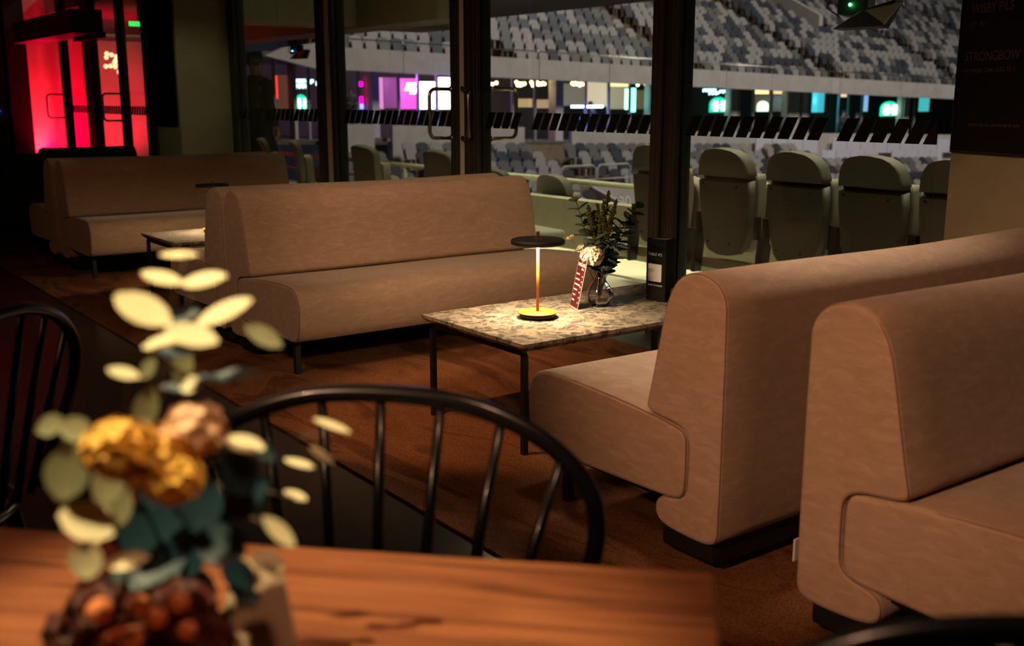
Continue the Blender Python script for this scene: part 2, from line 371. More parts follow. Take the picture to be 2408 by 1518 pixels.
boxo('window_frame_infill', FRAME2, -5.86, -5.79, YW - 0.035, YW + 0.05, 0, 3.05)['kind'] = 'structure'
boxo('window_frame_infill', FRAME, -3.98, -3.93, YW - 0.03, YW + 0.05, 0, 3.05)['kind'] = 'structure'
for a, b_ in ((-9.70, -9.66), (-9.63, -9.60), (-9.575, -9.55), (-15.75, -15.65), (-14.58, -14.25), (-13.12, -13.08), (-12.2, -12.05), (-11.65, -11.45)):
    mullion(a, b_)
struct(boxo('window_frame_transom', FRAME, -17, -2.4, YW - 0.04, YW + 0.05, 2.95, 3.05))
struct(boxo('threshold_strip', simple('threshold', (0.05, 0.06, 0.05), 0.5), -17, -1.2, 3.67, YW + 0.14, 0, 0.006))

def dhandle(x, side, y, out, label):
    t = bpy.data.objects.new('handle', None); C.objects.link(t); t['label'] = label; t.location = (x, y, 1.0); t.parent = min(POSTS, key=lambda p: abs(p['cx'] - x))
    m = MB(); pts = []
    w_, d_ = side, out
    n = 6; h0, h1, r = 0.0, 0.315, 0.045
    P = [(0, 0, h0)]
    for k in range(n + 1):
        q = k / n * PI / 2
        P.append((w_ * (1 - 0.0) - math.copysign(r, w_ or 1) * (1 - math.sin(q)) if w_ else 0, d_ - math.copysign(r, d_ or 1) * (1 - math.sin(q)) if d_ else 0, h0 + r * (1 - math.cos(q))))
    for k in range(n + 1):
        q = k / n * PI / 2
        P.append((w_ - math.copysign(r, w_ or 1) * (1 - math.cos(q)) if w_ else 0, d_ - math.copysign(r, d_ or 1) * (1 - math.cos(q)) if d_ else 0, h1 - r * (1 - math.sin(q))))
    P.append((0, 0, h1))
    m.tube(P, 0.0125, 12); m.build('grip', STEEL, t)
    e = MB(); e.lathe([(0.018, -0.004), (0.018, 0.004)], 16, M=Matrix.Rotation(PI / 2, 4, 'X')); e.lathe([(0.018, -0.004), (0.018, 0.004)], 16, M=Matrix.Translation((0, 0, 0.315)) @ Matrix.Rotation(PI / 2, 4, 'X'))
    e.build('mounting_rose', STEEL, t); return t
dhandle(-5.945, 0, YW - 0.05, -0.165, 'steel D handle reaching into the room left of the door stile')
dhandle(-5.79, 0.135, YW - 0.062, -0.045, 'steel D handle standing in front of the dark door stile')
dhandle(-5.64, 0, YW + 0.06, 0.20, 'steel D handle on the outer side of the glass door, right of the stile')
for x, lb in ((-15.70, 'small steel handle on the red lit far door'), (-13.06, 'small dark handle on the glass door before the red wall')):
    dhandle(x, 0, YW - 0.05, -0.22, lb)

# far end: doors, header box, socket panel
hb = thing('door_operator_box', 'dark hanging header box over the red lit doors', 'door operator', (-15.0, 3.7, 2.0))
boxo('housing', FRAME, -1.6, 1.5, -0.18, 0.18, 0.02, 0.3, hb, bevel=0.01)
boxo('arm', BLACK, 1.0, 2.2, -0.05, 0.0, -0.06, 0.0, hb)
struct(boxo('wall_left_post', BLACK, -16.99, -16.7, 3.43, 3.70, 0, 3.05))
sp_ = thing('wall_panel', 'dim metal service panel with sockets beside the red wall', 'panel', (-16.93, 3.30, 0.55))
boxo('plate', simple('panel_metal', (0.2, 0.12, 0.1), 0.4, 0.4), -0.04, 0.0, -0.12, 0.12, 0, 0.9, sp_, bevel=0.005)
boxo('socket', BLACK, 0.0, 0.015, -0.05, 0.05, 0.1, 0.35, sp_)
boxo('indicator', em('led_blue', (0.02, 0.08, 1.0), 12), 0.0, 0.02, -0.015, 0.005, 0.52, 0.535, sp_)
# exit sign + chandelier of the far vestibule
ex = thing('exit_sign', 'green glowing emergency sign seen through the far glass doors', 'sign', atY(338, 57, 5.0))
boxo('sign_face', em('exit_green', (0.02, 0.9, 0.12), 1.6), -0.02, 0.02, -.20, .20, -0.03, 0.03, ex)
b = MB(); b.tube([(0, 0, .04), (0, 0, 2.47 - ex.location.z)], .01, 6); b.build('hanger', BLACK, ex)
ch = thing('chandelier', 'cluster of glowing warm globes seen through the far glass doors', 'chandelier', atY(268, 60, 5.6))
GL = em('globe_warm', (1.0, 0.42, 0.20), 4)
b = MB(); b.tube([(0, 0, 0.0), (0, 0, 0.9)], 0.01); b.build('rod', BLACK, ch)
b0 = ch.location.copy()
for (x, y) in ((251, 126), (262, 129), (273, 133), (284, 133), (250, 135), (271, 143), (269, 148), (280, 151), (249, 156), (260, 155), (271, 157), (280, 169)):
    q = atY(x, y, 5.6 + random.uniform(-.15, .15)) - b0; b = MB(); b.ball(q, 0.036, 12, 8); b.build('globe', GL, ch)

# ================================================================ STAND ACROSS THE FIELD
TILT = -0.026
def zt(y): return TILT * (y - 15)
def slab(name, mat, x0, x1, y0, y1, z0, z1, parent=None):   # runs along Y, following the fall of the stand
    b = MB(); v = [(x0, y0, z0 + zt(y0)), (x1, y0, z0 + zt(y0)), (x1, y1, z0 + zt(y1)), (x0, y1, z0 + zt(y1)), (x0, y0, z1 + zt(y0)), (x1, y0, z1 + zt(y0)), (x1, y1, z1 + zt(y1)), (x0, y1, z1 + zt(y1))]
    b.add(v, [(0, 3, 2, 1), (4, 5, 6, 7), (0, 1, 5, 4), (1, 2, 6, 5), (2, 3, 7, 6), (3, 0, 4, 7)]); return b.build(name, mat, parent)
# fascia panels (one continuous balcony front with joints)
fa = thing('balcony_front', 'long pale concrete balcony front across the far stand', 'balcony front', (0, 0, 0))
ys = [15.75, 17.9, 21.1, 23.4, 26.7, 30.0, 33.0, 35.8, 40.4, 45.0, 50, 56, 64]
for a, b_ in zip(ys[:-1], ys[1:]):
    slab('panel', CONCF, -30.25, -30.0, a + 0.012, b_ - 0.012, 2.15, 2.83, fa)
b = MB(); tl = [(13.2, 2.45), (14.85, 2.15), (15.74, 2.12), (15.74, 2.85), (14.9, 2.92), (13.8, 2.72)]
b.prism([(y, z + zt(y)) for y, z in tl], -30.25, -30.0, 'x'); b.build('end_panel', CONCF, fa)
b = MB()
for y in ys: b.tube([(-30.05, y, 2.83 + zt(y)), (-30.05, y, 3.2 + zt(y))], 0.02, 6)
b.tube([(-30.05, 16, 3.1 + zt(16)), (-30.05, 64, 3.1 + zt(64))], 0.022, 6)
b.build('guard_rail', STEEL, fa)
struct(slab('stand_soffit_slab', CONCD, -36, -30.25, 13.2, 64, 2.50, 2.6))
struct(slab('stand_lounge_floor_slab', CONCD, -36, -29.4, 13.0, 64, -0.1, 0.0))
struct(slab('stand_lounge_rear_wall', simple('lounge_back', (0.10, 0.085, 0.08), 0.8, noise=0.3, nscale=0.6), -36.1, -36, 13.0, 64, 0.0, 2.5))
pw = slab('parapet_wall', CONCF, -29.4, -29.25, 14.5, 16.35, -1.2, 0.52); struct(pw)
pw = slab('parapet_wall', CONCF, -29.4, -29.25, 17.0, 22.2, -1.2, 0.50); struct(pw)
pw = slab('parapet_wall', CONCF, -29.4, -29.25, 24.3, 64, -1.2, 0.42); struct(pw)
struct(slab('parapet_wall', STEPM, -30.2, -29.6, 16.3, 17.0, -1.2, 0.1))
struct(slab('parapet_wall', STEPM, -29.6, -29.4, 22.2, 24.3, -1.2, -0.1))
# tiers
UR, LR = 27, 13
def uprow(j): return -30.75 - 0.8 * j, 2.42 + 0.41 * j
def lorow(j): return -28.75 + 0.8 * j, -0.86 - 0.26 * j
b = MB()
for j in range(UR):
    X, z = uprow(j)
    v = []
    th = .2 if j == 0 else .45
    for y in (15.2, 86):
        v += [(X - 0.45, y, z - th + zt(y)), (X + 0.35, y, z - th + zt(y)), (X + 0.35, y, z + zt(y)), (X - 0.45, y, z + zt(y))]
    b.add(v, [(0, 1, 2, 3), (4, 7, 6, 5), (0, 4, 5, 1), (1, 5, 6, 2), (2, 6, 7, 3), (3, 7, 4, 0)])
tag(struct(b.build('stand_upper_terrace_steps', STEPM)), None, None)
b = MB()
for j in range(LR):
    X, z = lorow(j)
    for y0, y1 in (((14, 64),) if j < 4 else ((14, 21.9), (24.6, 64))):
        v = []
        for y in (y0, y1):
            v += [(X - 0.45, y, z - 0.6 + zt(y)), (X + 0.35, y, z - 0.6 + zt(y)), (X + 0.35, y, z + zt(y)), (X - 0.45, y, z + zt(y))]
        b.add(v, [(0, 1, 2, 3), (4, 7, 6, 5), (0, 4, 5, 1), (1, 5, 6, 2), (2, 6, 7, 3), (3, 7, 4, 0)])
struct(b.build('stand_lower_terrace_steps', STEPM))
struct(boxo('pitch_ground', simple('pitch', (0.05, 0.045, 0.035), 0.9), -24, 40, 10.5, 90, -6.2, -6.0))
# seats (folded up, facing +X)
def seat_geo():
    b = MB()
    def shell(x0, x1, hw0, hw1, z0, z1, n=5):
        # rounded-top slab
        pts = [(-hw0, z0), (hw0, z0), (hw1, z1 - 0.10)]
        for k in range(1, n): q = k / n * PI; pts.append((hw1 * math.cos(q), z1 - 0.10 + 0.10 * math.sin(q)))
        pts.append((-hw1, z1 - 0.10))
        m = len(pts)
        v = [(x0 + (z - z0) * -0.18, y, z) for y, z in pts] + [(x1 + (z - z0) * -0.18, y, z) for y, z in pts]
        b.add(v, [tuple(range(m))[::-1], tuple(range(m, 2 * m))], False)
        b.add(v, [(i, (i + 1) % m, m + (i + 1) % m, m + i) for i in range(m)], True)
    shell(-0.02, 0.03, 0.19, 0.225, 0.36, 0.86)
    shell(0.08, 0.15, 0.17, 0.205, 0.33, 0.72)
    b.box(-0.02, 0.10, -0.03, 0.03, 0.0, 0.36)
    return b
SC = [simple('seat_light_grey', (0.30, 0.28, 0.255), 0.45), simple('seat_mid_grey', (0.13, 0.125, 0.12), 0.45),
      simple('seat_dark_grey', (0.045, 0.045, 0.05), 0.4), simple('seat_slate_blue', (0.045, 0.058, 0.07), 0.4)]
CN = ['light grey', 'mid grey', 'dark grey', 'slate blue']
allseats = []
for tier, rows, fn, aisles in (('upper', UR, uprow, (22.2, 31.6, 41.2, 52, 62, 73)), ('lower', LR, lorow, (16.65, 22.9, 33.6, 44.5, 55))):
    for j in range(rows):
        X, z = fn(j); y = 15.6 if tier == 'upper' else 14.3
        while y < (85 if tier == 'upper' else 63):
            ok = all(abs(y - a) > 0.62 for a in aisles)
            if tier == 'lower' and j >= 4 and 21.6 < y < 24.9: ok = False
            if tier == 'lower' and y > 36.2 and j < 2: ok = False
            if tier == 'lower' and j == 0 and y < 17: ok = False
            if tier == 'upper' and j > 6 and (35.0 < y < 37.0 or 46 < y < 48): ok = False
            if ok: allseats.append((tier, X, y, z + zt(y), random.choices((0, 1, 2, 3), (40, 30, 23, 7))[0], j))
            y += 0.5
def vis(s):
    u, v, k = proj((s[1], s[2], s[3] + 0.6))
    if not (800 < u < 2170): return None
    if s[0] == 'upper' and not (max(5, 95 - (u - 808) * 0.115) < v < 230): return None
    if s[0] == 'lower' and not (312 < v < 455): return None
    if 1075 < u < 1140 or 1540 < u < 1612 or (u < 1070 and s[0] == 'lower' and v > 345): return None
    if s[0] == 'lower' and u > 1480 and (v > 400 or u < 1620): return None
    return k
sv = [(vis(s), i) for i, s in enumerate(allseats)]
near = sorted([(k, i) for k, i in sv if k is not None])[:300]
ns = {i for k, i in near}
g = seat_geo(); meshes = {}
for k_, i in near:
    tier, X, y, z, c, j = allseats[i]
    gname = '%s folded seats in the %s tier of the far stand' % (CN[c], tier)
    lab = '%s folded plastic stadium seat in the %s tier across the field' % (CN[c], tier)
    if c not in meshes:
        o = g.build('stadium_chair', SC[c]); meshes[c] = o.data
    else:
        o = bpy.data.objects.new('stadium_chair', meshes[c]); C.objects.link(o)
    o.location = (X, y, z); tag(o, lab, 'stadium seat', gname)
me = bpy.data.meshes.new('stadium_seats'); V = []; F = []; MI = []
for i, (tier, X, y, z, c, j) in enumerate(allseats):
    if i in ns: continue
    o_ = len(V); V += [(a + X, b_ + y, d + z) for a, b_, d in g.v]; F += [tuple(q + o_ for q in f) for f in g.f]; MI += [c] * len(g.f)
me.from_pydata(V, [], F)
for m_ in SC: me.materials.append(m_)
me.polygons.foreach_set('material_index', MI)
so = bpy.data.objects.new('stadium_seats', me); C.objects.link(so); tag(so, 'distant mass of grey folded seats filling both tiers of the stand', 'seats', None, 'stuff')

# stair side walls in the upper tier
for yy in (35.2, 46.2):
    b = MB(); X0, z0 = uprow(7); X1, z1 = uprow(UR - 1)
    b.prism([(X0 + .5, z0 + zt(yy)), (X0 + .5, z0 + 1.0 + zt(yy)), (X1, z1 + 1.0 + zt(yy)), (X1, z1 + zt(yy))], yy, yy + 0.3, 'y')
    struct(b.build('stand_stair_side_wall', CONCF))
# white boards
BRD = simple('white_board', (0.62, 0.60, 0.66), 0.5)
y = 33.8; i = 0
while y < 60:
    if not (37.3 < y < 38.6):
        o = slab('barrier_board', BRD, -29.05, -29.0, y, y + 0.96, -0.42, 0.22)
        tag(o, 'white barrier board in the upper row below the glowing lounges', 'barrier board', 'white boards, upper row')
    y += 1.0
y = 37.0
while y < 60:
    if not (40.3 < y < 41.4 or 45.4 < y < 46.4):
        o = slab('barrier_board', BRD, -28.25, -28.2, y, y + 0.96, -1.16, -0.26)
        tag(o, 'white barrier board in the lower row just above the seats', 'barrier board', 'white boards, lower row')
    y += 1.0
struct(slab('stand_platform_slab', CONCF, -29.3, -27.7, 36.4, 64, -1.30, -1.17))
# vomitory with number
vt = thing('stair_opening', 'sunken concrete stair opening with a white number in the lower tier', 'stair opening', (-25.6, 22.0, -2.0))
zv = zt(23)
boxo('rear_wall', CONCF, 0, 0.15, 0, 2.5, -2.0, 0.75 + zv, vt)
for yy in (0, 2.35):
    b = MB(); b.prism([(0, -2.5), (4.4, -2.8), (4.4, -0.7), (0.1, 0.75 + zv)], yy, yy + 0.15, 'y'); b.build('side_wall', CONCF, vt)
boxo('landing', simple('landing_teal', (0.25, 0.36, 0.33), 0.6), 0.15, 4.4, 0.15, 2.35, -1.3, -1.2, vt)
text('number', 'A130', 0.62, (0.17, 0.45, -0.25), (0, 1, 0), (0, 0, 1), WHITE, vt, sx=0.9)
for yy in (-0.9, 0.6):
    rr = thing('handrail', 'curved steel guard frame %s the sunken stair opening' % ('left of' if yy < 0 else 'on top of'), 'handrail', (-25.9, 22.0 + yy, lorow(3)[1] + zt(22)))
    RAILP = simple('pale_rail', (.45, .45, .45), .5)
    b = MB(); b.tube([(0, 0, 0), (0, 0, .9), (0, .12, 1.0), (0, 1.3, 1.0), (0, 1.42, .9), (0, 1.42, 0)], 0.03, 8); b.tube([(0, 0, .55), (0, 1.42, .55)], 0.025, 8); b.build('rail', RAILP, rr)

# lounges behind glass in the stand
XG = -31.0
def fp(px, y): return atX(px, y, XG)
mcols = [645, 725, 841, 937, 983, 1027, 1072, 1205, 1258, 1377, 1431, 1481, 1529, 1719, 1738, 1772, 1815, 1852, 1902, 1974, 1997, 2029, 2124, 2153]
for px in mcols:
    p = fp(px, 220); o = slab('lounge_window_post', simple('post_pale', (0.28, 0.26, 0.26), 0.5), XG - 0.05, XG + 0.05, p.y - 0.04, p.y + 0.04, 0, 2.5); struct(o)
for a, b_ in ((874, 891), (1306, 1324), (1532, 1543), (1722, 1735), (1856, 1881), (690, 697), (1888, 1900), (2128, 2140)):
    p0, p1 = fp(a, 220), fp(b_, 220); struct(slab('lounge_column', CONCF, XG - 0.4, XG + 0.03, p0.y, p1.y, 0, 2.5))
struct(slab('lounge_glass_pane', GLASS, XG - 0.01, XG, 13.5, 62, 0, 2.5))
def glow(name, label, cat, px0, px1, y0, y1, col, s, X=-31.6, t=0.08, group=None):  # self-glow also stands in for room light on walls, counters and curtains
    p0 = atX(px0, y0, X); p1 = atX(px1, y1, X)
    o = boxo(name, em('glow_%s_%d' % (name, len(MATS)), col, s * 1.6), X - t, X, p0.y, p1.y, p1.z, p0.z, bevel=0.0)
    return tag(o, label, cat, group)
# neon lettering (unreadable rows of strokes) and arched signs
def neon(label, px0, px1, rows, col, s, X=-31.5):
    c = atX((px0 + px1) / 2, rows[0], X); t = thing('neon_sign', label, 'sign', c)
    M_ = em('neon_%d' % len(MATS), col, s)
    for r, (yy, hh, a, b_) in enumerate([(r_[0], r_[1], r_[2], r_[3]) for r_ in rows[1]] if isinstance(rows, tuple) else []):
        pass
    return t
def neonrows(label, rows, col, s, X=-31.5, h=8):
    c = atX(rows[0][0], rows[0][2], X); t = thing('neon_sign', label, 'sign', c); M_ = em('neon_%d' % len(MATS), col, s)
    for a, b_, yy in rows:
        q = MB(); x = a
        while x < b_:
            p0 = atX(x, yy, X) - c; p1 = atX(x + 5, yy + h, X) - c; m = (p0 + p1) / 2
            q.tube([(0, p0.y, p1.z), (0, p0.y + .01, p0.z), (0, p1.y, p0.z), (0, p1.y, m.z), (0, p0.y, m.z)], 0.028, 6); x += 8
        q.build('stroke_row', M_, t)
    return t
neonrows('two rows of white blue neon lettering at the left lounge', [(696, 728, 187), (696, 722, 199), (731, 738, 188), (744, 765, 192)], (0.45, 0.75, 1.0), 5, h=9)
neonrows('white blue neon lettering above the green arch in the middle', [(1654, 1686, 210), (1668, 1690, 217), (1692, 1704, 213)], (0.35, 0.75, 1.0), 5, h=6)
neonrows('white neon rows inside the magenta lounge', [(958, 986, 196), (954, 986, 206), (966, 984, 214)], (1.0, 0.8, 1.0), 8, h=7)
def arch(label, px0, px1, y0, y1, col, s, X=-31.55, lines=4):
    a = atX(px0, y1, X); b_ = atX(px1, y0, X); w_ = b_.y - a.y; h_ = b_.z - a.z
    t = thing('arched_light_sign', label, 'sign', (X, (a.y + b_.y) / 2, a.z))
    q = MB(); pts = [(-w_ / 2, 0), (w_ / 2, 0)] + [(w_ / 2 * math.cos(k / 10 * PI), h_ * 0.5 + h_ * .5 * math.sin(k / 10 * PI)) for k in range(11)]
    q.prism(pts, -0.05, 0, 'x'); q.build('sign_face', em('arch_%d' % len(MATS), col, s), t)
    M_ = em('archl_%d' % len(MATS), (0.6, 1.0, 0.9), s * 4)
    for k in range(2):
        q = MB(); xx = -w_ * .22 + k * w_ * .44
        q.tube([(0.03, xx, h_ * .1), (0.03, xx, h_ * .75)], w_ * .09, 6)
        for z_ in (.3, .5): q.tube([(0.03, xx - w_ * .14, h_ * z_), (0.03, xx + w_ * .14, h_ * z_)], w_ * .035, 6)
        q.build('glowing_figure', M_, t)
arch('green arched light sign at the left lounge', 696, 722, 222, 258, (0.0, 0.75, 0.45), 1.6)
arch('green arched light sign under the white blue lettering', 1669, 1712, 228, 264, (0.0, 0.7, 0.4), 1.6)
arch('small pale green dome light between warm ceiling panels', 1781, 1808, 237, 262, (0.55, 0.95, 0.6), 2.2)
arch('large green arched light sign near the right pillar', 2070, 2114, 238, 273, (0.0, 0.75, 0.4), 1.8)
glow('light_strip', 'cyan tall light sign, left of a pair', 'light', 1473, 1481, 209, 257, (0.25, 1.0, 0.75), 3.5)
glow('light_strip', 'cyan tall light sign, right of a pair', 'light', 1483, 1494, 207, 263, (0.15, 0.85, 1.0), 3.5)
glow('light_bar', 'blue white glowing bar front, left length', 'light', 1346, 1373, 248, 253, (0.35, 0.5, 1.0), 14, X=-31.3)
glow('light_bar', 'blue white glowing bar front, right length', 'light', 1380, 1418, 248, 253, (0.35, 0.5, 1.0), 14, X=-31.3)
for i, (a, b_, u_, v_, c_, s_, l_) in enumerate([
    (1027, 1059, 182, 256, (0.85, 0.75, 1.0), 5.0, 'brilliant white screen, right half'), (985, 1026, 192, 256, (0.95, 0.8, 1.0), 5.0, 'brilliant white screen, left half'),
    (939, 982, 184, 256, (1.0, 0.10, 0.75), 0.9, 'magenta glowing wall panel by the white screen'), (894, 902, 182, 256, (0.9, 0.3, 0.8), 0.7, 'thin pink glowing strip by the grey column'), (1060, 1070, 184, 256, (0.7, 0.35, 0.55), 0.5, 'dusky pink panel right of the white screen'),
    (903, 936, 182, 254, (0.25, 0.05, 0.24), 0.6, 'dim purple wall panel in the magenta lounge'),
    (846, 853, 192, 203, (1.0, 0.0, 0.45), 3, 'magenta square light, upper'), (848, 854, 227, 244, (1.0, 0.0, 0.35), 3, 'magenta square light, lower'), (849, 855, 245, 256, (0.1, 0.15, 1.0), 4, 'blue light under the magenta one'),
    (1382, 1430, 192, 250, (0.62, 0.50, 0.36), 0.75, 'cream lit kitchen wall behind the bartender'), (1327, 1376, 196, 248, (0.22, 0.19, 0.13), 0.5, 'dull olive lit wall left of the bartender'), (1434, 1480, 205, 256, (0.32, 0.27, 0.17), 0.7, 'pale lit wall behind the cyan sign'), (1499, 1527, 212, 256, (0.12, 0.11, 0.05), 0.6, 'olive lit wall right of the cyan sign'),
    (1213, 1252, 232, 252, (0.45, 0.32, 0.15), 0.7, 'warm lit counter, left of the pair'), (1261, 1296, 234, 254, (0.42, 0.28, 0.17), 0.7, 'warm lit counter, right of the pair'),
    (1435, 1480, 195, 204, (1.0, 0.78, 0.38), 1.1, 'warm ceiling lamp row before the cyan sign'), (1776, 1808, 211, 221, (1.0, 0.75, 0.35), 1.3, 'warm ceiling panel above the dome light'), (1820, 1848, 212, 221, (0.9, 0.6, 0.3), 1.0, 'amber ceiling panel right of the dome light'),
    (1914, 1922, 216, 264, (0.05, 0.55, 0.7), 0.9, 'teal glowing column, left of the pair'), (1928, 1937, 218, 264, (0.05, 0.45, 0.6), 0.8, 'teal glowing column, right of the pair'), (1977, 1991, 217, 228, (0.9, 0.6, 0.35), 0.9, 'small amber ceiling panel'),
    (2030, 2040, 224, 262, (0.2, 0.4, 0.8), 0.8, 'blue lit door edge'), (2165, 2184, 229, 262, (0.05, 0.45, 0.5), 0.8, 'teal panel beside the right pillar'),
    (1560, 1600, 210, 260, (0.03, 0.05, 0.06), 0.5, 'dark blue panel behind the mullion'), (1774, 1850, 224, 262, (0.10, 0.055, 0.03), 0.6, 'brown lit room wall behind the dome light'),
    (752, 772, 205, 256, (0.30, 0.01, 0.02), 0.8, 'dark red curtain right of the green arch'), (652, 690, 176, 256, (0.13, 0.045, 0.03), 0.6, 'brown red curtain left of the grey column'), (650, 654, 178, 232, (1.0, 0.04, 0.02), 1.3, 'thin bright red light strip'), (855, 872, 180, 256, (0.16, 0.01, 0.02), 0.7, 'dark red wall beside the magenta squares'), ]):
    X = -32.4 if s_ < 2 else -31.8
    if 'strip' in l_ or 'square' in l_ or 'under' in l_ or 'arm ceiling' in l_ or 'mber ceiling' in l_ or 'column' in l_ or 'counter' in l_: X = -31.45
    if 'screen' in l_: X = -31.9
    nm = 'screen' if 'screen' in l_ else 'counter' if 'counter' in l_ else 'curtain' if 'curtain' in l_ else 'light_fitting' if any(q in l_ for q in ('strip', 'square', 'under', 'ceiling', 'column')) else 'wall_panel'
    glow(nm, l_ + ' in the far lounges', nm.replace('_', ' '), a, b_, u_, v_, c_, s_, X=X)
for lb, a, b_, n in (('left of the two close pendant clusters', 1213, 1235, 7), ('right of the two close pendant clusters', 1248, 1282, 10), ('pendant cluster before the olive wall', 1344, 1372, 8), ('dim pendant globes left of the others', 1143, 1172, 3), ('pale globes above the cyan light sign', 1486, 1522, 4)):
    c = atX((a + b_) / 2, 188, -31.4); t = thing('pendant_cluster', 'glowing globe lamps, ' + lb, 'pendant lamp', c)
    for k in range(n):
        q = MB(); p = atX(a + (b_ - a) * (k + .5) / n, 195 + (k % 2) * 4 + random.uniform(-2, 2), -31.4 - random.uniform(0, .25)) - c
        q.ball(p, 0.065, 8, 6); q.build('globe', em('pendant_globe', (1.0, 0.78, 0.36), 7 if n > 4 else 2.5), t)
light('POINT', 'magenta_lounge_light', (-31.7, 18.6, 1.9), 90, (0.8, 0.2, 1.0), 0.1)
light('POINT', 'blue_lounge_light', (-29.9, 19.8, 1.2), 70, (0.05, 0.1, 1.0), 0.1)
light('POINT', 'blue_bar_light', (-30.6, 26.6, 0.5), 25, (0.05, 0.1, 1.0), 0.1)
light('POINT', 'teal_lounge_light', (-31.3, 40.5, 1.2), 60, (0.1, 0.7, 0.9), 0.1)
light('POINT', 'warm_lounge_light', (-32.6, 24.5, 1.9), 60, (1.0, 0.75, 0.45), 0.1)

# people far away and on the terrace
SKIN = simple('skin', (0.45, 0.25, 0.17), 0.6); HAIR = simple('dark_hair', (0.02, 0.015, 0.012), 0.7)
def person(label, loc, rz, H=1.75, top=(0.03, 0.03, 0.035), legs=(0.015, 0.015, 0.018), bend=0.0, arms='front', bald=False, coat=False, name='person'):
    t = thing('person', label, 'person', loc, rz); s = H / 1.75
    # one continuous skinned body
    bm = bmesh.new(); pts = {}
    def lean(z): return bend * max(0, z - 0.95)
    J = {'pelvis': (0, 0, .95), 'waist': (0, lean(1.1), 1.10), 'chest': (0, lean(1.32), 1.32), 'neck': (0, lean(1.5), 1.48), 'head': (0, lean(1.6) + .02, 1.60), 'crown': (0, lean(1.68) + .02, 1.69)}
    for sx, nm in ((-1, 'l'), (1, 'r')):
        J['hip' + nm] = (sx * .09, 0, .90); J['knee' + nm] = (sx * .10, .02, .49); J['ank' + nm] = (sx * .10, -.02, .09); J['toe' + nm] = (sx * .12, .14, .04)
        J['sho' + nm] = (sx * .18, lean(1.42), 1.42); 
        if arms == 'front': J['elb' + nm] = (sx * .24, lean(1.15) + .06, 1.15); J['wri' + nm] = (sx * .12, lean(1.15) + .28, 1.18)
        else: J['elb' + nm] = (sx * .25, lean(1.15), 1.13); J['wri' + nm] = (sx * .25, lean(.9) + .08, .88)
    rad = {'pelvis': .15, 'waist': .135, 'chest': .155, 'neck': .058, 'head': .095, 'crown': .075}
    for nm in 'lr': rad.update({'hip' + nm: .095, 'knee' + nm: .06, 'ank' + nm: .045, 'toe' + nm: .035, 'sho' + nm: .065, 'elb' + nm: .045, 'wri' + nm: .03})
    E_ = [('pelvis', 'waist'), ('waist', 'chest'), ('chest', 'neck'), ('neck', 'head'), ('head', 'crown')]
    for nm in 'lr': E_ += [('pelvis', 'hip' + nm), ('hip' + nm, 'knee' + nm), ('knee' + nm, 'ank' + nm), ('ank' + nm, 'toe' + nm), ('chest', 'sho' + nm), ('sho' + nm, 'elb' + nm), ('elb' + nm, 'wri' + nm)]
    keys = list(J); me = bpy.data.meshes.new('body'); me.from_pydata([tuple(c * s for c in J[k]) for k in keys], [(keys.index(a), keys.index(b_)) for a, b_ in E_], [])
    me.materials.append(SKIN); o = bpy.data.objects.new('body', me); C.objects.link(o); o.parent = t
    o.modifiers.new('skin', 'SKIN'); bpy.context.view_layer.update()
    if not me.skin_vertices: 
        pass
    for i, k in enumerate(keys):
        sv_ = me.skin_vertices[0].data[i]; sv_.radius = (rad[k] * s * (1.0 if k not in ('chest', 'waist', 'pelvis') else 1.15), rad[k] * s * (1.0 if k not in ('chest', 'waist', 'pelvis') else .8)); sv_.use_root = (k == 'pelvis')
    sb = o.modifiers.new('sub', 'SUBSURF'); sb.levels = 1; sb.render_levels = 2
    for p in me.polygons: p.use_smooth = True
    # hands: palm with five fingers
    for nm, sx in (('l', -1), ('r', 1)):
        w_ = Vector(J['wri' + nm]) * s; d = Vector((-sx * .3, 1, -.1)).normalized() if arms == 'front' else Vector((0, .2, -1)).normalized()
        q = MB(); q.tube([w_, w_ + d * .05, w_ + d * .09], [.022, .032, .03], 8, rb=.55)
        sd = d.orthogonal().normalized()
        for k in range(4):
            f0 = w_ + d * .085 + sd * (k - 1.5) * .015; q.tube([f0, f0 + d * (.03 + .004 * (k in (1, 2))), f0 + d * .05 + Vector((0, 0, -.015))], [.008, .0075, .006], 6)
        f0 = w_ + d * .03 + sd * .03; q.tube([f0, f0 + sd * .02 + d * .02, f0 + sd * .025 + d * .045], [.009, .009, .007], 6)
        q.build('hand', SKIN, t)
    cl = simple('cloth_%d%d' % (int(top[0] * 1000), int(top[2] * 1000)), top, 0.85); lg = simple('trouser_%d' % int(legs[0] * 1000), legs, 0.85)
    q = MB(); y_ = lambda z: lean(z) * s
    prof = [(.92, .19, .13), (1.0, .185, .125), (1.12, .17, .115), (1.3, .20, .135), (1.4, .205, .125), (1.46, .12, .09), (1.49, .07, .07)]
    if coat: prof = [(.45, .30, .22), (.7, .26, .19)] + prof
    vs = []; n = 16
    for z, a, b_ in prof:
        for k in range(n): vs.append((a * s * math.cos(2 * PI * k / n), y_(z) + b_ * s * math.sin(2 * PI * k / n), z * s))
    fs = [(i * n + k, i * n + (k + 1) % n, (i + 1) * n + (k + 1) % n, (i + 1) * n + k) for i in range(len(prof) - 1) for k in range(n)]
    q.add(vs, fs, True)
    for nm in 'lr': q.tube([Vector(J['sho' + nm]) * s, Vector(J['elb' + nm]) * s, Vector(J['elb' + nm]).lerp(Vector(J['wri' + nm]), .9) * s], [.075 * s, .058 * s, .042 * s], 10)
    q.build('coat' if coat else 'shirt', cl, t)
    q = MB()
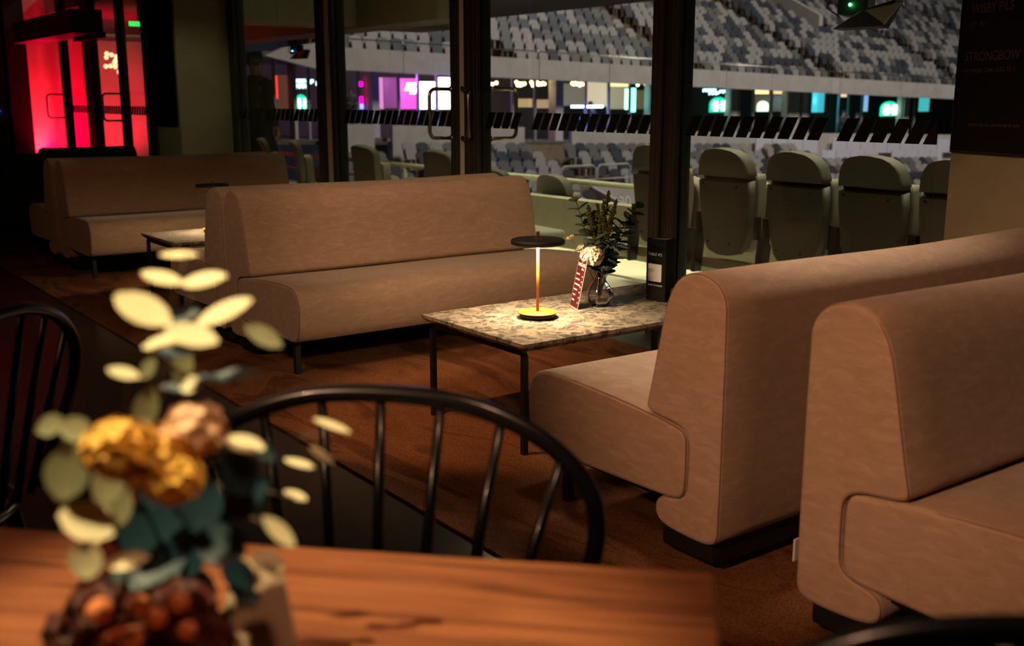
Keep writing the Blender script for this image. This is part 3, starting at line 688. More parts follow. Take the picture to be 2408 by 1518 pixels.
    for nm in 'lr': q.tube([Vector(J['hip' + nm]) * s + Vector((0, 0, .06)), Vector(J['knee' + nm]) * s, Vector(J['ank' + nm]) * s], [.115 * s, .08 * s, .065 * s], 12)
    q.build('trousers', lg, t)
    q = MB()
    for sx in (-1, 1): q.ball((sx * .035 * s, lean(1.62) * s + .105 * s, 1.625 * s), .012 * s, 6, 4)
    q.build('eyes', HAIR, t)
    q = MB(); q.ball((0, lean(1.6) * s + .115 * s, 1.59 * s), .017 * s, 6, 5, (1, 1, 1.3)); 
    for sx in (-1, 1): q.ball((sx * .095 * s, lean(1.6) * s + .01, 1.605 * s), .022 * s, 6, 5, (.5, 1, 1.4))
    q.build('nose_and_ears', SKIN, t)
    q = MB(); q.ball((0, lean(1.55) * s + .10 * s, 1.545 * s), .02 * s, 8, 4, (1.2, .4, .3)); q.build('mouth', simple('lips', (0.3, 0.10, 0.09), .6), t)
    if not bald: q = MB(); q.ball((0, lean(1.66) * s + .0, 1.665 * s), .105 * s, 12, 8, (1, 1.05, .85)); q.build('hair', HAIR, t)
    return t
def ground_at(px, X, z): p = atX(px, 300, X); return (X, p.y, z + zt(p.y))
person('bald person in dark shirt standing at the red lounge window', ground_at(824, -30.7, 0.0), R(-95), 1.70, bald=True)
person('dark bending bartender before the cream lit wall', ground_at(1401, -31.7, -0.15), R(120), 1.65, bend=.35)
person('distant dark figure behind the lounge glass, left of two', ground_at(1982, -30.6, -0.15), R(-80), 1.6, top=(.05, .04, .04))
person('distant figure in blue dark clothes near the blue door edge', ground_at(2013, -30.2, -0.25), R(-80), 1.6, top=(.03, .05, .08))
pp = atY(606, 300, 5.3)
person('person in a long dark coat standing on the terrace by the left pillar', (pp.x, 5.3, 0), R(15), 1.80, top=(.012, .013, .013), coat=True, arms='down')

# ================================================================ TERRACE FURNITURE
def premium_seat(name, label, loc, rz=0, flap=True, proto=None):
    t = thing(name, label, 'seat', loc, rz, 'padded terrace seats seen from behind')
    if proto:
        for ch_ in children(proto):
            if ch_.get('flapfold') is not None and bool(ch_['flapfold']) != flap: pass
            c = ch_.copy(); C.objects.link(c); c.parent = t
        return t
    # shell of the back: rounded outline in xz, thickness in y ; back faces -y
    HW = [(.275, .03), (.280, .075), (.295, .115), (.33, .150), (.42, .178), (.55, .200), (.68, .210), (.765, .208), (.81, .203), (.86, .192), (.895, .173), (.922, .147), (.942, .110), (.952, .07), (.956, .03)]
    if not flap: HW = [(.275, .08), (.282, .13), (.30, .165), (.36, .200), (.5, .222), (.65, .236), (.80, .240), (.87, .237), (.91, .218), (.935, .190), (.950, .14), (.956, .08)]
    def hw(z):
        for (a0, b0), (a1, b1) in zip(HW[:-1], HW[1:]):
            if a0 <= z <= a1: return b0 + (b1 - b0) * (z - a0) / (a1 - a0)
        return HW[0][1] if z < HW[0][0] else HW[-1][1]
    def outline(z0, z1, g=0.0, zs=1.0, dz=0.0):
        Z = [z0] + [a for a, _ in HW if z0 + .008 < a < z1 - .008] + [z1]
        return [(hw(z) + g, z * zs + dz) for z in Z] + [(-hw(z) - g, z * zs + dz) for z in Z[::-1]]
    def slabp(P, y0, y1, curve=0.14):
        m = len(P); f = lambda x: curve * (x / .25) ** 2 * 0.5
        rec = lambda z: -0.10 * (z - .3)
        v = []
        for yy, sc_ in ((y0 + .012, .965), (y0, .94), (y1, 1.0)):
            cz = sum(p[1] for p in P) / m
            for x, z in (P if yy == y1 else P): v.append((x * sc_, yy + f(x) + rec(z), cz + (z - cz) * sc_))
        b = MB(); b.add(v, [tuple(range(m, 2 * m))[::-1]], True)
        order = [1, 0, 2]
        # rings: y0 (inner), y0+.012, y1
        for a_, b2 in ((1, 0), (0, 2)):
            b.add(v, [(a_ * m + i, a_ * m + (i + 1) % m, b2 * m + (i + 1) % m, b2 * m + i) for i in range(m)], True)
        b.add(v, [tuple(range(2 * m, 3 * m))], True)
        return b
    slabp(outline(.275, .762 if flap else .956), -0.01, 0.05).build('back_shell', SHELL if flap else SHELLL, t)
    if flap: slabp(outline(.772, .956), -0.018, 0.07).build('headrest', SHELLH, t)
    slabp(outline(.30, .80, .018), 0.045, 0.12).build('back_pad', SHELL2, t)
    if flap: slabp(outline(.275, .956, .035, .66, .12), 0.15, 0.26).build('folded_seat', SHELL2, t)
    else:
        b = MB(); b.box(-.22, .22, .12, .56, .40, .47); b.build('open_seat', SHELL2, t, bevel=.03, seg=3)
    for sx in (-1, 1):
        b = MB(); b.prism([(.03, .14), (.10, .14), (.13, .36), (.09, .42), (.05, .42), (.03, .30)], sx * .262 - .016, sx * .262 + .016, 'x'); b.build('side_bracket', BLACK, t, bevel=.004)
        b = MB(); b.prism([(.03, .40), (.08, .40), (.075, .54), (.035, .54)], sx * .235 - .012, sx * .235 + .012, 'x'); b.build('hinge_cover', BLACK, t)
    for x, z in ((-.15, .73), (.13, .72), (-.11, .36), (.07, .36)):
        b = MB(); b.lathe([(.007, -.004), (.007, .004)], 10, M=Matrix.Translation((x, -.012 + .05 * (x / .25) ** 2 * 1.4 - .1 * (z - .3), z)) @ Matrix.Rotation(PI / 2, 4, 'X')); b.build('bolt', BLACK, t)
    return t
def px_x(px, Y): return atY(px, 400, Y).x
lbs = ['padded terrace seat half hidden by the thick mullion, behind the table sign', 'padded terrace seat just right of the thick mullion', 'padded terrace seat in the middle of the right hand row', 'padded terrace seat third right of the mullion, before the pillar', 'padded terrace seat mostly hidden behind the right pillar']
p0 = None
for i, (px, lb) in enumerate(zip((1535, 1698, 1866, 2045, 2248), lbs)):
    t = premium_seat('padded_chair', lb, (px_x(px, 5.0), 5.02, 0.0), R(2), True, p0)
    if p0 is None: p0 = t
t = premium_seat('padded_chair', 'padded terrace seat standing alone behind the black lamp shade', (px_x(1300, 5.95), 5.95, -0.36), R(4), True, p0)
p1 = None
for px, lb in ((1028, 'padded terrace seat left of the door handles'), (853, 'padded terrace seat in the middle of the left panes'), (697, 'padded terrace seat with its seat pan down, left of the first mullion'), (622, 'padded terrace seat beside the person in the dark coat'), (1150, 'padded terrace seat peeping out right of the door stile')):
    t = premium_seat('padded_chair', lb, (px_x(px, 4.6), 4.6, -0.10 if px != 1150 else -.2), R(-4 if px > 700 else -22), False, p1)
    if p1 is None: p1 = t
for i, px in enumerate((760, 918, 972)):
    t = premium_seat('padded_chair', ('lower terrace seat top by the first mullion', 'lower terrace seat top, left of the two between the panes', 'lower terrace seat top, right of the two between the panes')[i], (px_x(px, 5.9), 5.9, -0.52), 0, True, p0)
sb_ = MB(); sb_.box(-6.0, -2.0, 5.12, 5.17, .17, .235); sb_.box(-4.62, -4.58, 5.12, 5.17, 0, .17); sb_.box(-3.42, -3.38, 5.12, 5.17, 0, .17)
tag(sb_.build('seat_rail', OLIVE), 'olive steel rail carrying the terrace seats', 'rail')
rl = thing('terrace_handrail', 'olive tubular handrail running across the terrace edge', 'handrail', (0, 6.32, 0))
GRN = simple('olive_pipe', (0.40, 0.42, 0.27), 0.4)
b = MB(); b.tube([(-14.5, 0, .510), (-6.1, 0, .505)], 0.026, 12); b.build('top_rail', GRN, rl)
b = MB(); b.tube([(-14.5, 0, .33), (-6.0, 0, .33)], 0.014, 10); b.build('lower_rail', GRN, rl)
for x in (-12.6, -10.6, px_x(1342, 6.32)):
    b = MB(); b.tube([(x, 0, -.05), (x, 0, .51)], 0.022, 12); b.build('post', GRN, rl)
def flood(label, px, y, Y, ledcol, s=1.0):
    p = atY(px, y, Y); t = thing('floodlight', label, 'floodlight', p, R(20))
    b = MB(); b.prism([(-.16 * s, -.09 * s), (.16 * s, -.13 * s), (.27 * s, .03 * s), (.05 * s, .0)], -.10 * s, .10 * s, 'y', M=Matrix.Rotation(R(-8), 4, 'Y')); b.box(-.12 * s, .08 * s, -.09 * s, .09 * s, -.02 * s, .16 * s); b.build('housing', BLACK, t, bevel=.006)
    b = MB(); b.prism([(.07 * s, .0), (.30 * s, .04 * s), (.20 * s, -.09 * s)], -.12 * s, -.10 * s, 'y'); b.build('glare_shield', simple('shield_grey', (0.2, .18, .15), .5), t)
    b = MB(); b.tube([(-.02, 0, 0), (-.05 * s, 0, .1 * s), (-.02, 0, 2.47 - p.z)], 0.035 * s, 8); b.build('bracket', BLACK, t)
    b = MB(); b.tube([(-.12 * s, -.02, -.03), (-.2 * s, -.05, .03), (-.17 * s, -.05, .15 * s), (-.03, 0, .2 * s)], .006, 6); b.build('cable', BLACK, t)
    b = MB(); b.ball((-.03, -.11 * s, .04 * s), .010 * s, 8, 6); b.build('indicator', em('led_%d' % len(MATS), ledcol, 30), t)
flood('black floodlight with a green indicator hanging at the top right', 2020, 28, 6.2, (0.05, 1.0, 0.2), 1.0)
flood('small dark floodlight with a blue indicator hanging at the left pane', 700, 125, 7.6, (0.05, 0.25, 1.0), .8)

# menu boards
mb_o = L + eP * 0.055 - nP * 0.022
mbd = thing('menu_board', 'large black menu board with faint copper lettering on the right pillar', 'menu board', (0, 0, 0))
def onface(s, z, off=0.0): p = L + eP * s - nP * off; return Vector((p.x, p.y, z))
s0 = 0.02; zb = 1.035
b = MB(); c_ = [onface(s0, zb, .002), onface(1.2, zb, .002), onface(1.2, 2.4, .002), onface(s0, 2.4, .002)]; d_ = [p - nP * .018 for p in c_]
b.add(c_ + d_, [(0, 1, 2, 3), (7, 6, 5, 4), (0, 4, 5, 1), (1, 5, 6, 2), (2, 6, 7, 3), (3, 7, 4, 0)]); b.build('panel', BOARDM, mbd)
b = MB(); q = [onface(s0 + .004, zb + .006, .021), onface(1.19, zb + .006, .021)]; b.tube(q, .0012, 4); b.tube([q[0], onface(s0 + .004, 2.39, .021)], .0012, 4); b.build('border', COPPER, mbd)
for body, s_, z_, sz in (('WISBY PILS', .085, 1.585, .052), ('5.0%   40 cl', .075, 1.535, .026), ('STRONGBOW', .068, 1.40, .052), ('Hard Apple Cider, 5.0%, 33 cl', .065, 1.355, .026), ('ales', .09, 1.685, .03), ('selection may vary, ask at the bar for today', .12, 1.145, .018)):
    text('lettering', body, sz, onface(s_, z_, .0215), eP, (0, 0, 1), COPPER, mbd, sx=.92)
mb2 = thing('menu_board', 'narrow black menu board with faint rows on the left pillar', 'menu board', (-10.47, 3.44, 1.07))
boxo('panel', BOARDM, 0.0, 0.62, -0.02, 0.0, -0.03, 1.4, mb2)
for k, z_ in enumerate((.06, .13, .2, .27, .34, .41, .5)):
    text('lettering', ('lager  65', 'cider  72', 'wine  89', 'soda  35', 'coffee 32', 'water 30', 'beer 68')[k], .045, (.06, -.0215, z_ + .12), (1, 0, 0), (0, 0, 1), COPPER, mb2)

# ================================================================ SOFAS
BACKP = [(0.0, .13), (0.0, .72), (.008, .755), (.028, .783), (.058, .800), (.095, .808), (.13, .805), (.16, .794), (.185, .772), (.205, .738), (.222, .69), (.245, .58), (.268, .47), (.28, .425), (.278, .408), (.262, .399), (.23, .394), (.17, .388), (.137, .378), (.12, .356), (.117, .33), (.119, .22), (.127, .197), (.147, .183), (.20, .174), (.225, .163), (.236, .142), (.234, .115), (.215, .094), (.17, .084), (.08, .080), (.03, .084), (.007, .10)]
SEATP = [(.124, .22), (.124, .345), (.13, .366), (.148, .379), (.23, .392), (.36, .406), (.55, .417), (.69, .420), (.745, .415), (.785, .399), (.81, .368), (.820, .33), (.817, .27), (.805, .215), (.787, .180), (.76, .166), (.70, .163), (.45, .167), (.20, .172), (.15, .178), (.132, .193)]
def roundpoly(P, it=1):
    for _ in range(it):
        Q = []
        for i in range(len(P)):
            a, b_ = P[i], P[(i + 1) % len(P)]; Q += [(a[0] * .75 + b_[0] * .25, a[1] * .75 + b_[1] * .25), (a[0] * .25 + b_[0] * .75, a[1] * .25 + b_[1] * .75)]
        P = Q
    return P
def inset(P, d):
    n = len(P); Q = []; A = sum(P[i][0] * P[(i + 1) % n][1] - P[(i + 1) % n][0] * P[i][1] for i in range(n)); sg = 1 if A > 0 else -1
    for i in range(n):
        a, b_ = Vector(P[i - 1]), Vector(P[(i + 1) % n]); t = (b_ - a).normalized(); nn = Vector((-t.y, t.x)) * sg
        Q.append((P[i][0] + nn.x * d, P[i][1] + nn.y * d))
    return Q
def cushion(P, y0, y1, soft=0.010, sag=0.0, segs=14):
    P = roundpoly(P, 1); n = len(P); rings = []
    for off, dy in ((soft, 0.0), (soft * .35, soft * .25), (0, soft)): rings.append((inset(P, off) if off else P, y0 + dy))
    for k in range(1, segs): rings.append((P, y0 + soft + (y1 - y0 - 2 * soft) * k / segs))
    for off, dy in ((0, soft), (soft * .35, soft * .25), (soft, 0.0)): rings.append((inset(P, off) if off else P, y1 - dy))
    b = MB(); v = []
    zc = sum(p[1] for p in P) / n
    for i, (Q, y) in enumerate(rings):
        tt = (y - y0) / (y1 - y0); wv = sag * math.sin(PI * tt)
        for x, z in Q:
            dz = -wv * max(0, (z - zc)) * 4 + 0.002 * math.sin(9 * tt + 7 * x) * (0 < tt < 1) * (z > zc)
            v.append((x, y, z + dz))
    m = len(rings); b.add(v, [(i * n + k, i * n + (k + 1) % n, (i + 1) * n + (k + 1) % n, (i + 1) * n + k) for i in range(m - 1) for k in range(n)], True)
    b.add(v, [tuple(range(n))[::-1], tuple(range((m - 1) * n, m * n))], False)
    return b, P
def make_sofa(label, length=1.76):
    t = thing('sofa', label, 'sofa', (0, 0, 0), 0, None)
    for nm, P, sg in (('backrest', BACKP, .004), ('seat_cushion', SEATP, .002)):
        b, Q = cushion(P, 0, length, .011, sg); o = b.build(nm, FAB, t, weld=True)
        for yy in (0.004, length - .004):
            s = MB(); s.tube([(x, yy, z) for x, z in inset(Q, .0035)], .0016, 6, closed=True); s.build('piping', SEAM, o)
    b = MB(); b.prism([(.02 + .1 * (1 - math.cos(k / 8 * PI / 2)) * 0 + x, y) for x, y in [(0, .06), (0, length - .06), (.02, length - .02), (.2, length - .02), (.23, length - .06), (.23, .06), (.2, .02), (.02, .02)]], .022, .088, 'z')
    b.build('plinth', BLACK, t, bevel=.008)
    for x, y in ((.05, .08), (.20, .08), (.05, length - .08), (.20, length - .08)):
        b = MB(); b.box(x - .015, x + .015, y - .015, y + .015, 0, .03); b.build('foot', BLACK, t)
    for y in (.05, length - .05):
        b = MB(); b.box(.672 - .014, .672 + .014, y - .014, y + .014, 0, .170); b.build('leg', BLACK, t, bevel=.002)
    for ya in (.04, length - .065): b = MB(); b.box(.2, .69, ya, ya + .025, .145, .17); b.build('frame_bar', BLACK, t)
    return t
def put_sofa(o, xback, yend, facing, length=1.76):   # facing +1: +X, -1: -X ; origin at the back plane
    if facing > 0: o.location = (xback, yend, 0.0085); o.rotation_euler = (0, 0, 0)
    else: o.location = (xback, yend + length, 0.0085); o.rotation_euler = (0, 0, PI)
sofas = [(-1.475, 1.93, 1, 'tan velour sofa cut off by the right edge, with a small care tag'),
         (-1.757, 1.97, -1, 'tan velour sofa right of the lit marble table, side and seat to the camera'),
         (-5.065, 1.97, 1, 'tan velour sofa left of the lit marble table, its long front in full view'),
         (-5.105, 1.97, -1, 'tan velour sofa back to back behind the middle sofa, mostly hidden'),
         (-8.36, 1.97, 1, 'shaded tan velour sofa in the next booth left, its front in view'),
         (-8.42, 1.95, -1, 'tan velour sofa at far left, turned away toward the dark booth')]
proto = make_sofa(sofas[0][3])
for i, (x, y, f, lb) in enumerate(sofas):
    o = proto if i == 0 else copy_tree(proto)
    o['label'] = lb; o['group'] = 'tan velour booth sofas'; put_sofa(o, x, y, f)
b = MB(); b.box(-.004, -.001, -.006, .02, .17, .225); b.build('care_tag', WHITE, proto)
# dark booth sofas at far left
def booth(label, x, y0, y1, group='charcoal rounded booths'):
    t = thing('booth_sofa', label, 'sofa', (x, y0, 0.008), 0, group); Ln = y1 - y0
    pf = [(-.55, .10), (-.55, .64), (-.53, .72), (-.47, .755), (-.40, .76), (-.34, .74), (-.30, .66), (-.26, .44), (-.26, .10)]
    b, Q = cushion(pf, 0, Ln, .05, .01); o = b.build('backrest', DARKFAB, t, weld=True)
    for k in range(6): q = MB(); yy = .1 + k * (Ln - .2) / 5; q.tube([(-.293, yy, .69), (-.252, yy + (.5 - k / 5) * .05, .45)], .006, 6); q.build('channel_stitching', SEAM, o)
    b, Q = cushion([(-.27, .12), (-.27, .42), (-.2, .435), (.02, .44), (.08, .42), (.10, .36), (.09, .16), (.05, .12)], 0, Ln, .03); b.build('seat_cushion', DARKFAB, t, weld=True)
    b = MB(); b.box(-.45, .05, .05, Ln - .05, .0, .11); b.build('plinth', BLACK, t); return t
booth('charcoal rounded booth sofa at the left edge of the photo', -10.18, 0.6, 2.5)
booth('charcoal booth with only its top showing before the glass doors', -11.3, 2.62, 3.6)

# ================================================================ MARBLE TABLES
def lounge_table(label, x0, x1, y0, y1, z, group='marble topped lounge tables'):
    t = thing('lounge_table', label, 'table', ((x0 + x1) / 2, (y0 + y1) / 2, 0.008), 0, group); hx, hy = (x1 - x0) / 2, (y1 - y0) / 2; z -= .008
    b = MB()
    v = []
    for zz, ins in ((z, 0.0015), (z - .0015, 0), (z - .014, 0), (z - .030, .016)):
        v += [(-hx + ins, -hy + ins, zz), (hx - ins, -hy + ins, zz), (hx - ins, hy - ins, zz), (-hx + ins, hy - ins, zz)]
    b.add(v, [(0, 1, 2, 3), (15, 14, 13, 12)] + [(i * 4 + k, i * 4 + 4 + k, i * 4 + 4 + (k + 1) % 4, i * 4 + (k + 1) % 4) for i in range(3) for k in range(4)])
    b.build('table_top', MARBLE, t)
    zt_ = z - .030; ix, iy = hx - .035, hy - .03
    for ya in (-iy, iy): b = MB(); b.box(-ix, ix, ya - .010, ya + .010, zt_ - .02, zt_); b.build('frame_bar', BLACK, t)
    for sx in (-1, 1):
        for sy in (-1, 1):
            b = MB(); q = [(sx * ix, sy * iy, 0), (sx * ix, sy * iy, zt_ - .03), (sx * (ix - .02), sy * iy, zt_)]; b.box(sx * ix - .010, sx * ix + .010, sy * iy - .010, sy * iy + .010, 0, zt_ - .022)
            b.add([(sx * ix - .01, sy * iy - .01, zt_ - .022), (sx * ix + .01, sy * iy - .01, zt_ - .022), (sx * ix + .01, sy * iy + .01, zt_ - .022), (sx * ix - .01, sy * iy + .01, zt_ - .022),
                   (sx * (ix - .018) - .01, sy * iy - .01, zt_), (sx * (ix - .018) + .01, sy * iy - .01, zt_), (sx * (ix - .018) + .01, sy * iy + .01, zt_), (sx * (ix - .018) - .01, sy * iy + .01, zt_)],
                  [(0, 1, 5, 4), (1, 2, 6, 5), (2, 3, 7, 6), (3, 0, 4, 7), (0, 3, 2, 1), (4, 5, 6, 7)])
            b.build('leg', BLACK, t)
    return t
lounge_table('marble lounge table carrying the yellow lamp, the vase and the table sign', -3.498, -2.829, 2.145, 3.42, .42)
lounge_table('marble lounge table partly hidden behind the middle sofa', -6.83, -6.20, 2.10, 3.38, .412)
lounge_table('marble lounge table in shade before the charcoal booth', -9.84, -9.275, 2.05, 3.3, .40)

def lamp(label, x, y, z, e=7):
    t = thing('table_lamp', label, 'lamp', (x, y, z), 0, 'mushroom table lamps with black discs')
    b = MB(); b.lathe([(.0, 0), (.066, 0), (.068, .004), (.072, .018)], 48); b.build('base_plate', BLACK, t)
    b = MB(); b.lathe([(.070, .016), (.078, .0195), (.0785, .0215), (.075, .023), (.0, .0245)], 48); b.build('base', YELLOW, t)
    b = MB(); b.lathe([(.0058, .023), (.0058, .288)], 16); b.build('stem', YELLOW, t)
    b = MB(); b.lathe([(.0, .306), (.098, .306), (.104, .302), (.105, .297), (.1045, .288), (.102, .286), (.098, .286), (.095, .292), (.0, .293)], 64); s = b.build('lamp_shade', MATTE, t)
    b = MB(); b.lathe([(.008, .2925), (.050, .2900)], 32); b.build('diffuser', em('lamp_led', (1.0, .75, .42), 20), s)
    b = MB(); b.lathe([(.0, .306), (.0065, .306), (.0065, .334), (.0055, .336), (.0, .336)], 16); b.box(-.02, .02, -.005, .005, .306, .308); b.build('finial', BRASS, t)
    l = light('AREA', 'lamp_light', (0, 0, .284), e, (1.0, .74, .44), .16); l.parent = t
    return t
lamp('lit table lamp with black disc and yellow stem beside the vase', -3.175, 2.475, .4205, 11.0)
lamp('lit table lamp half hidden by the middle sofa back', -6.60, 2.50, .4125, 9.0)

# card, sign
t = thing('price_card', 'maroon printed price card leaning beside the glass vase', 'card', (-3.243, 2.713, .4205))
ew = Vector((.928, -.372, 0)); nl = Vector((.372, .928, 0)); up = (Vector((0, 0, 1)) * .212 + nl * .042).normalized(); Hh = .216
b = MB(); fr_n = ew.cross(up)
def cpt(a, h, o=0): return ew * a + up * h + fr_n * o
b.add([cpt(-.051, 0), cpt(.051, 0), cpt(.051, Hh), cpt(-.051, Hh), cpt(-.051, 0, -.0012), cpt(.051, 0, -.0012), cpt(.051, Hh, -.0012), cpt(-.051, Hh, -.0012)], [(0, 1, 2, 3), (7, 6, 5, 4), (0, 4, 5, 1), (1, 5, 6, 2), (2, 6, 7, 3), (3, 7, 4, 0)])
b.build('card_stock', simple('pale_card_edge', (.6, .42, .34), .6), t)
b = MB(); b.add([cpt(-.0485, .0025, .0003), cpt(.0485, .0025, .0003), cpt(.0485, Hh - .0025, .0003), cpt(-.0485, Hh - .0025, .0003)], [(0, 1, 2, 3)]); b.build('printed_face', MAROON, t)
text('lettering', 'KNIGHTS', .020, cpt(.002, .170, .0006), ew, up, WHITE, t, 'CENTER', .0001); text('lettering', 'finest', .013, cpt(.022, .157, .0006), ew, up, WHITE, t, 'CENTER', .0001)
for k, (l_, pr_) in enumerate((('MARTINI', '145'), ('GIN TONIC', '149'), ('WHISKY SOUR', '155'), ('NEGRONI', '149'), ('MOJITO', '145'), ('APEROL', '139'))):
    z_ = .134 - k * .0215
    text('lettering', l_, .0095, cpt(-.040, z_, .0006), ew, up, WHITE, t, 'LEFT', .0001); text('lettering', pr_, .0095, cpt(.026, z_ - .005, .0006), ew, up, WHITE, t, 'LEFT', .0001)
t = thing('table_sign', 'black three sided table sign with a white square at the table end', 'sign', (-3.15, 3.085, .4205))
A_, B_, C_ = Vector((-.052, -.006, 0)), Vector((.050, .004, 0)), Vector((.025, .080, 0)); hs = .262
b = MB(); arc = [A_ + (B_ - A_) * k / 8 + Vector((.1, -1, 0)).normalized() * .007 * math.sin(PI * k / 8) for k in range(9)]
poly = [(p.x, p.y) for p in arc] + [(C_.x, C_.y)]
m = len(poly); v = [(x, y, 0) for x, y in poly] + [(x, y, hs) for x, y in poly]
b.add(v, [(i, (i + 1) % m, m + (i + 1) % m, m + i) for i in range(m)], False); o = b.build('card_body', BOARDM, t)
b = MB(); b.add([(x * .97, y * .97 + .001, hs - .002) for x, y in poly], [tuple(range(m))]); b.build('inner_lining', CREAM, t)
fe = (B_ - A_).normalized(); fn = Vector((fe.y, -fe.x, 0))
def sp(a, z, o=.0085): return A_ + fe * a + fn * o + Vector((0, 0, z))
b = MB(); P = []
for cx, cz, a0 in ((.082, .152, 0), (.020, .152, 90), (.020, .088, 180), (.082, .088, 270)):
    for k in range(5): q = R(a0 + 90 * k / 4); P.append((cx + .005 * math.cos(q), cz + .005 * math.sin(q)))
b.add([sp(x, z, .009) for x, z in P] + [sp(x, z, .0) for x, z in P], [tuple(range(len(P)))] + [(i, (i + 1) % 20, 20 + (i + 1) % 20, 20 + i) for i in range(20)]); b.build('white_square', WHITE, t)
text('lettering', 'TABLE 472', .0165, sp(.013, .192), fe, (0, 0, 1), WHITE, t, 'LEFT', .0001); text('lettering', 'SCAN TO ORDER', .0095, sp(.015, .064), fe, (0, 0, 1), WHITE, t, 'LEFT', .0001, 1.05)
boxo('ink_patch', simple('blue_grey_print', (.25, .3, .4), .5), 0.026, .034, .02, .07, 0.0, .05, t, M=None)

# ================================================================ FLOWERS
LG = simple('eucalyptus_green', (0.10, 0.17, 0.14), 0.55, noise=.25, nscale=30); LB = simple('eucalyptus_shade_blue', (0.010, 0.042, 0.058), 0.5, noise=.2, nscale=30)  # LB: dark teal puts the shaded side of the bouquet into the colour
LP = simple('eucalyptus_lit_cream', (0.80, 0.72, 0.42), 0.55, noise=.12, nscale=30); LO = simple('eucalyptus_olive', (0.26, 0.26, 0.13), 0.55, noise=.2, nscale=30)  # LP: cream puts the warm top light into the leaf colour
PET = simple('hydrangea_white', (0.82, 0.66, 0.50), 0.7); PETY = simple('hydrangea_yellow', (1.0, 0.62, 0.10), 0.7); PETP = simple('hydrangea_peach', (1.0, 0.68, 0.42), 0.7)
DRY = simple('dried_statice', (0.11, 0.14, 0.02), 0.8, noise=.3, nscale=80); STEM = simple('stem_brown', (0.10, 0.07, 0.035), 0.7); RUST = simple('rust_flower', (0.10, 0.018, 0.008), 0.7, noise=.5, nscale=40)
def leaf(b, c, d, nrm, ln, wd, cup=.15):
    d = Vector(d).normalized(); nrm = Vector(nrm); nrm = (nrm - d * nrm.dot(d)).normalized(); s = d.cross(nrm); n = 8
    v = [Vector(c)]; rows = 5; vs = []; fs = []
    for i in range(rows + 1):
        u = i / rows; wh = wd / 2 * math.sin(PI * min(1, max(.0, u * .96 + .02))) ** .6
        for k in (-1, 0, 1): vs.append(Vector(c) + d * ln * u + s * wh * k + nrm * (cup * wd * (abs(k)) - cup * ln * .3 * (u - .5) ** 2 * 4 * .5))
    for i in range(rows):
        for k in range(2): fs.append((i * 3 + k, i * 3 + k + 1, i * 3 + k + 4, i * 3 + k + 3))
    b.add(vs, fs, True)
def sprig(parent, p0, p1, mat, nl, ln, bendv=(0, 0, 0), name='eucalyptus_sprig', w=.85, r=.0014, seed=1):
    rnd = random.Random(seed); p0, p1 = Vector(p0), Vector(p1); mid = (p0 + p1) / 2 + Vector(bendv); pts = [(p0 * (1 - u) ** 2 + mid * 2 * u * (1 - u) + p1 * u * u) for u in [k / 10 for k in range(11)]]
    b = MB(); b.tube(pts, r, 6); st = b.build('stem', STEM, parent); b = MB()
    for k in range(nl):
        u = .30 + .70 * (k // 2 + .5) / ((nl + 1) // 2); i = min(9, int(u * 10)); p = pts[i].lerp(pts[i + 1], u * 10 - i); t_ = (pts[i + 1] - pts[i]).normalized()
        a = rnd.uniform(0, 2 * PI) if k % 2 == 0 else a + PI; o_ = t_.orthogonal(); o_.rotate(Matrix.Rotation(a, 3, t_)); sz = ln * (1.1 - .45 * u) * rnd.uniform(.8, 1.15)
        leaf(b, p, o_ + t_ * .45, t_ + o_ * -.3 + Vector((rnd.uniform(-.3, .3),) * 3), sz, sz * w)
    b.build(name, mat, st); return st
def hydrangea(parent, c, r, mat, seed=1, name='hydrangea_bloom', n=46, sq=(1, 1, .8), ps=.42):
    rnd = random.Random(seed); b = MB(); c = Vector(c)
    for k in range(n):
        z = 1 - 2 * (k + .5) / n; a = k * 2.39996; q = Vector((math.sqrt(1 - z * z) * math.cos(a), math.sqrt(1 - z * z) * math.sin(a), z)); p = c + Vector((q.x * sq[0], q.y * sq[1], q.z * sq[2])) * r * rnd.uniform(.8, 1.02)
        o_ = q.orthogonal(); ro = rnd.uniform(0, 6)
        for m_ in range(4):
            d = o_.copy(); d.rotate(Matrix.Rotation(ro + m_ * PI / 2, 3, q)); leaf(b, p, d + q * .35, q, r * ps, r * ps * .95, .1)
    b.ball(c, r * .72, 10, 8, sq); return b.build(name, mat, parent)
# bouquet on the marble table
VX, VY, VZ = -3.215, 2.830, .4205
v = thing('glass_vase', 'round bellied clear glass vase on the lit marble table', 'vase', (VX, VY, VZ))
prof = [(.0, .004), (.03, .003), (.048, .016), (.056, .035), (.055, .055), (.042, .08), (.024, .105), (.017, .13), (.0165, .15), (.021, .168)]
b = MB(); n = 48; vs = []
for i, (r_, z) in enumerate(prof):
    for k in range(n):
        q = 2 * PI * k / n; rr = r_ * (1 + .035 * math.cos(8 * q + z * 20) * (r_ > .02)); vs.append((rr * math.cos(q), rr * math.sin(q), z))
b.add(vs, [(i * n + k, i * n + (k + 1) % n, (i + 1) * n + (k + 1) % n, (i + 1) * n + k) for i in range(len(prof) - 1) for k in range(n)], True); b.build('body', VGLASS, v)
b = MB(); b.tube([(.021 * math.cos(2 * PI * k / 24), .021 * math.sin(2 * PI * k / 24), .168) for k in range(24)], .0012, 6, closed=True); b.lathe([(.0, .002), (.035, .002), (.04, .006), (.0, .007)], 32); b.build('rim', VGLASS, v)
bq = thing('flower_bouquet', 'bouquet of eucalyptus, dried statice and white hydrangea in the glass vase', 'bouquet', (VX, VY, VZ))
base = Vector((VX, VY, VZ))
def rel(px, y, dk=0.0): 
    k0 = (base - cO).dot(cF); return at(px, y, k0 + dk) - base
foot = Vector((0, 0, .02)); neck = Vector((0, 0, .16))
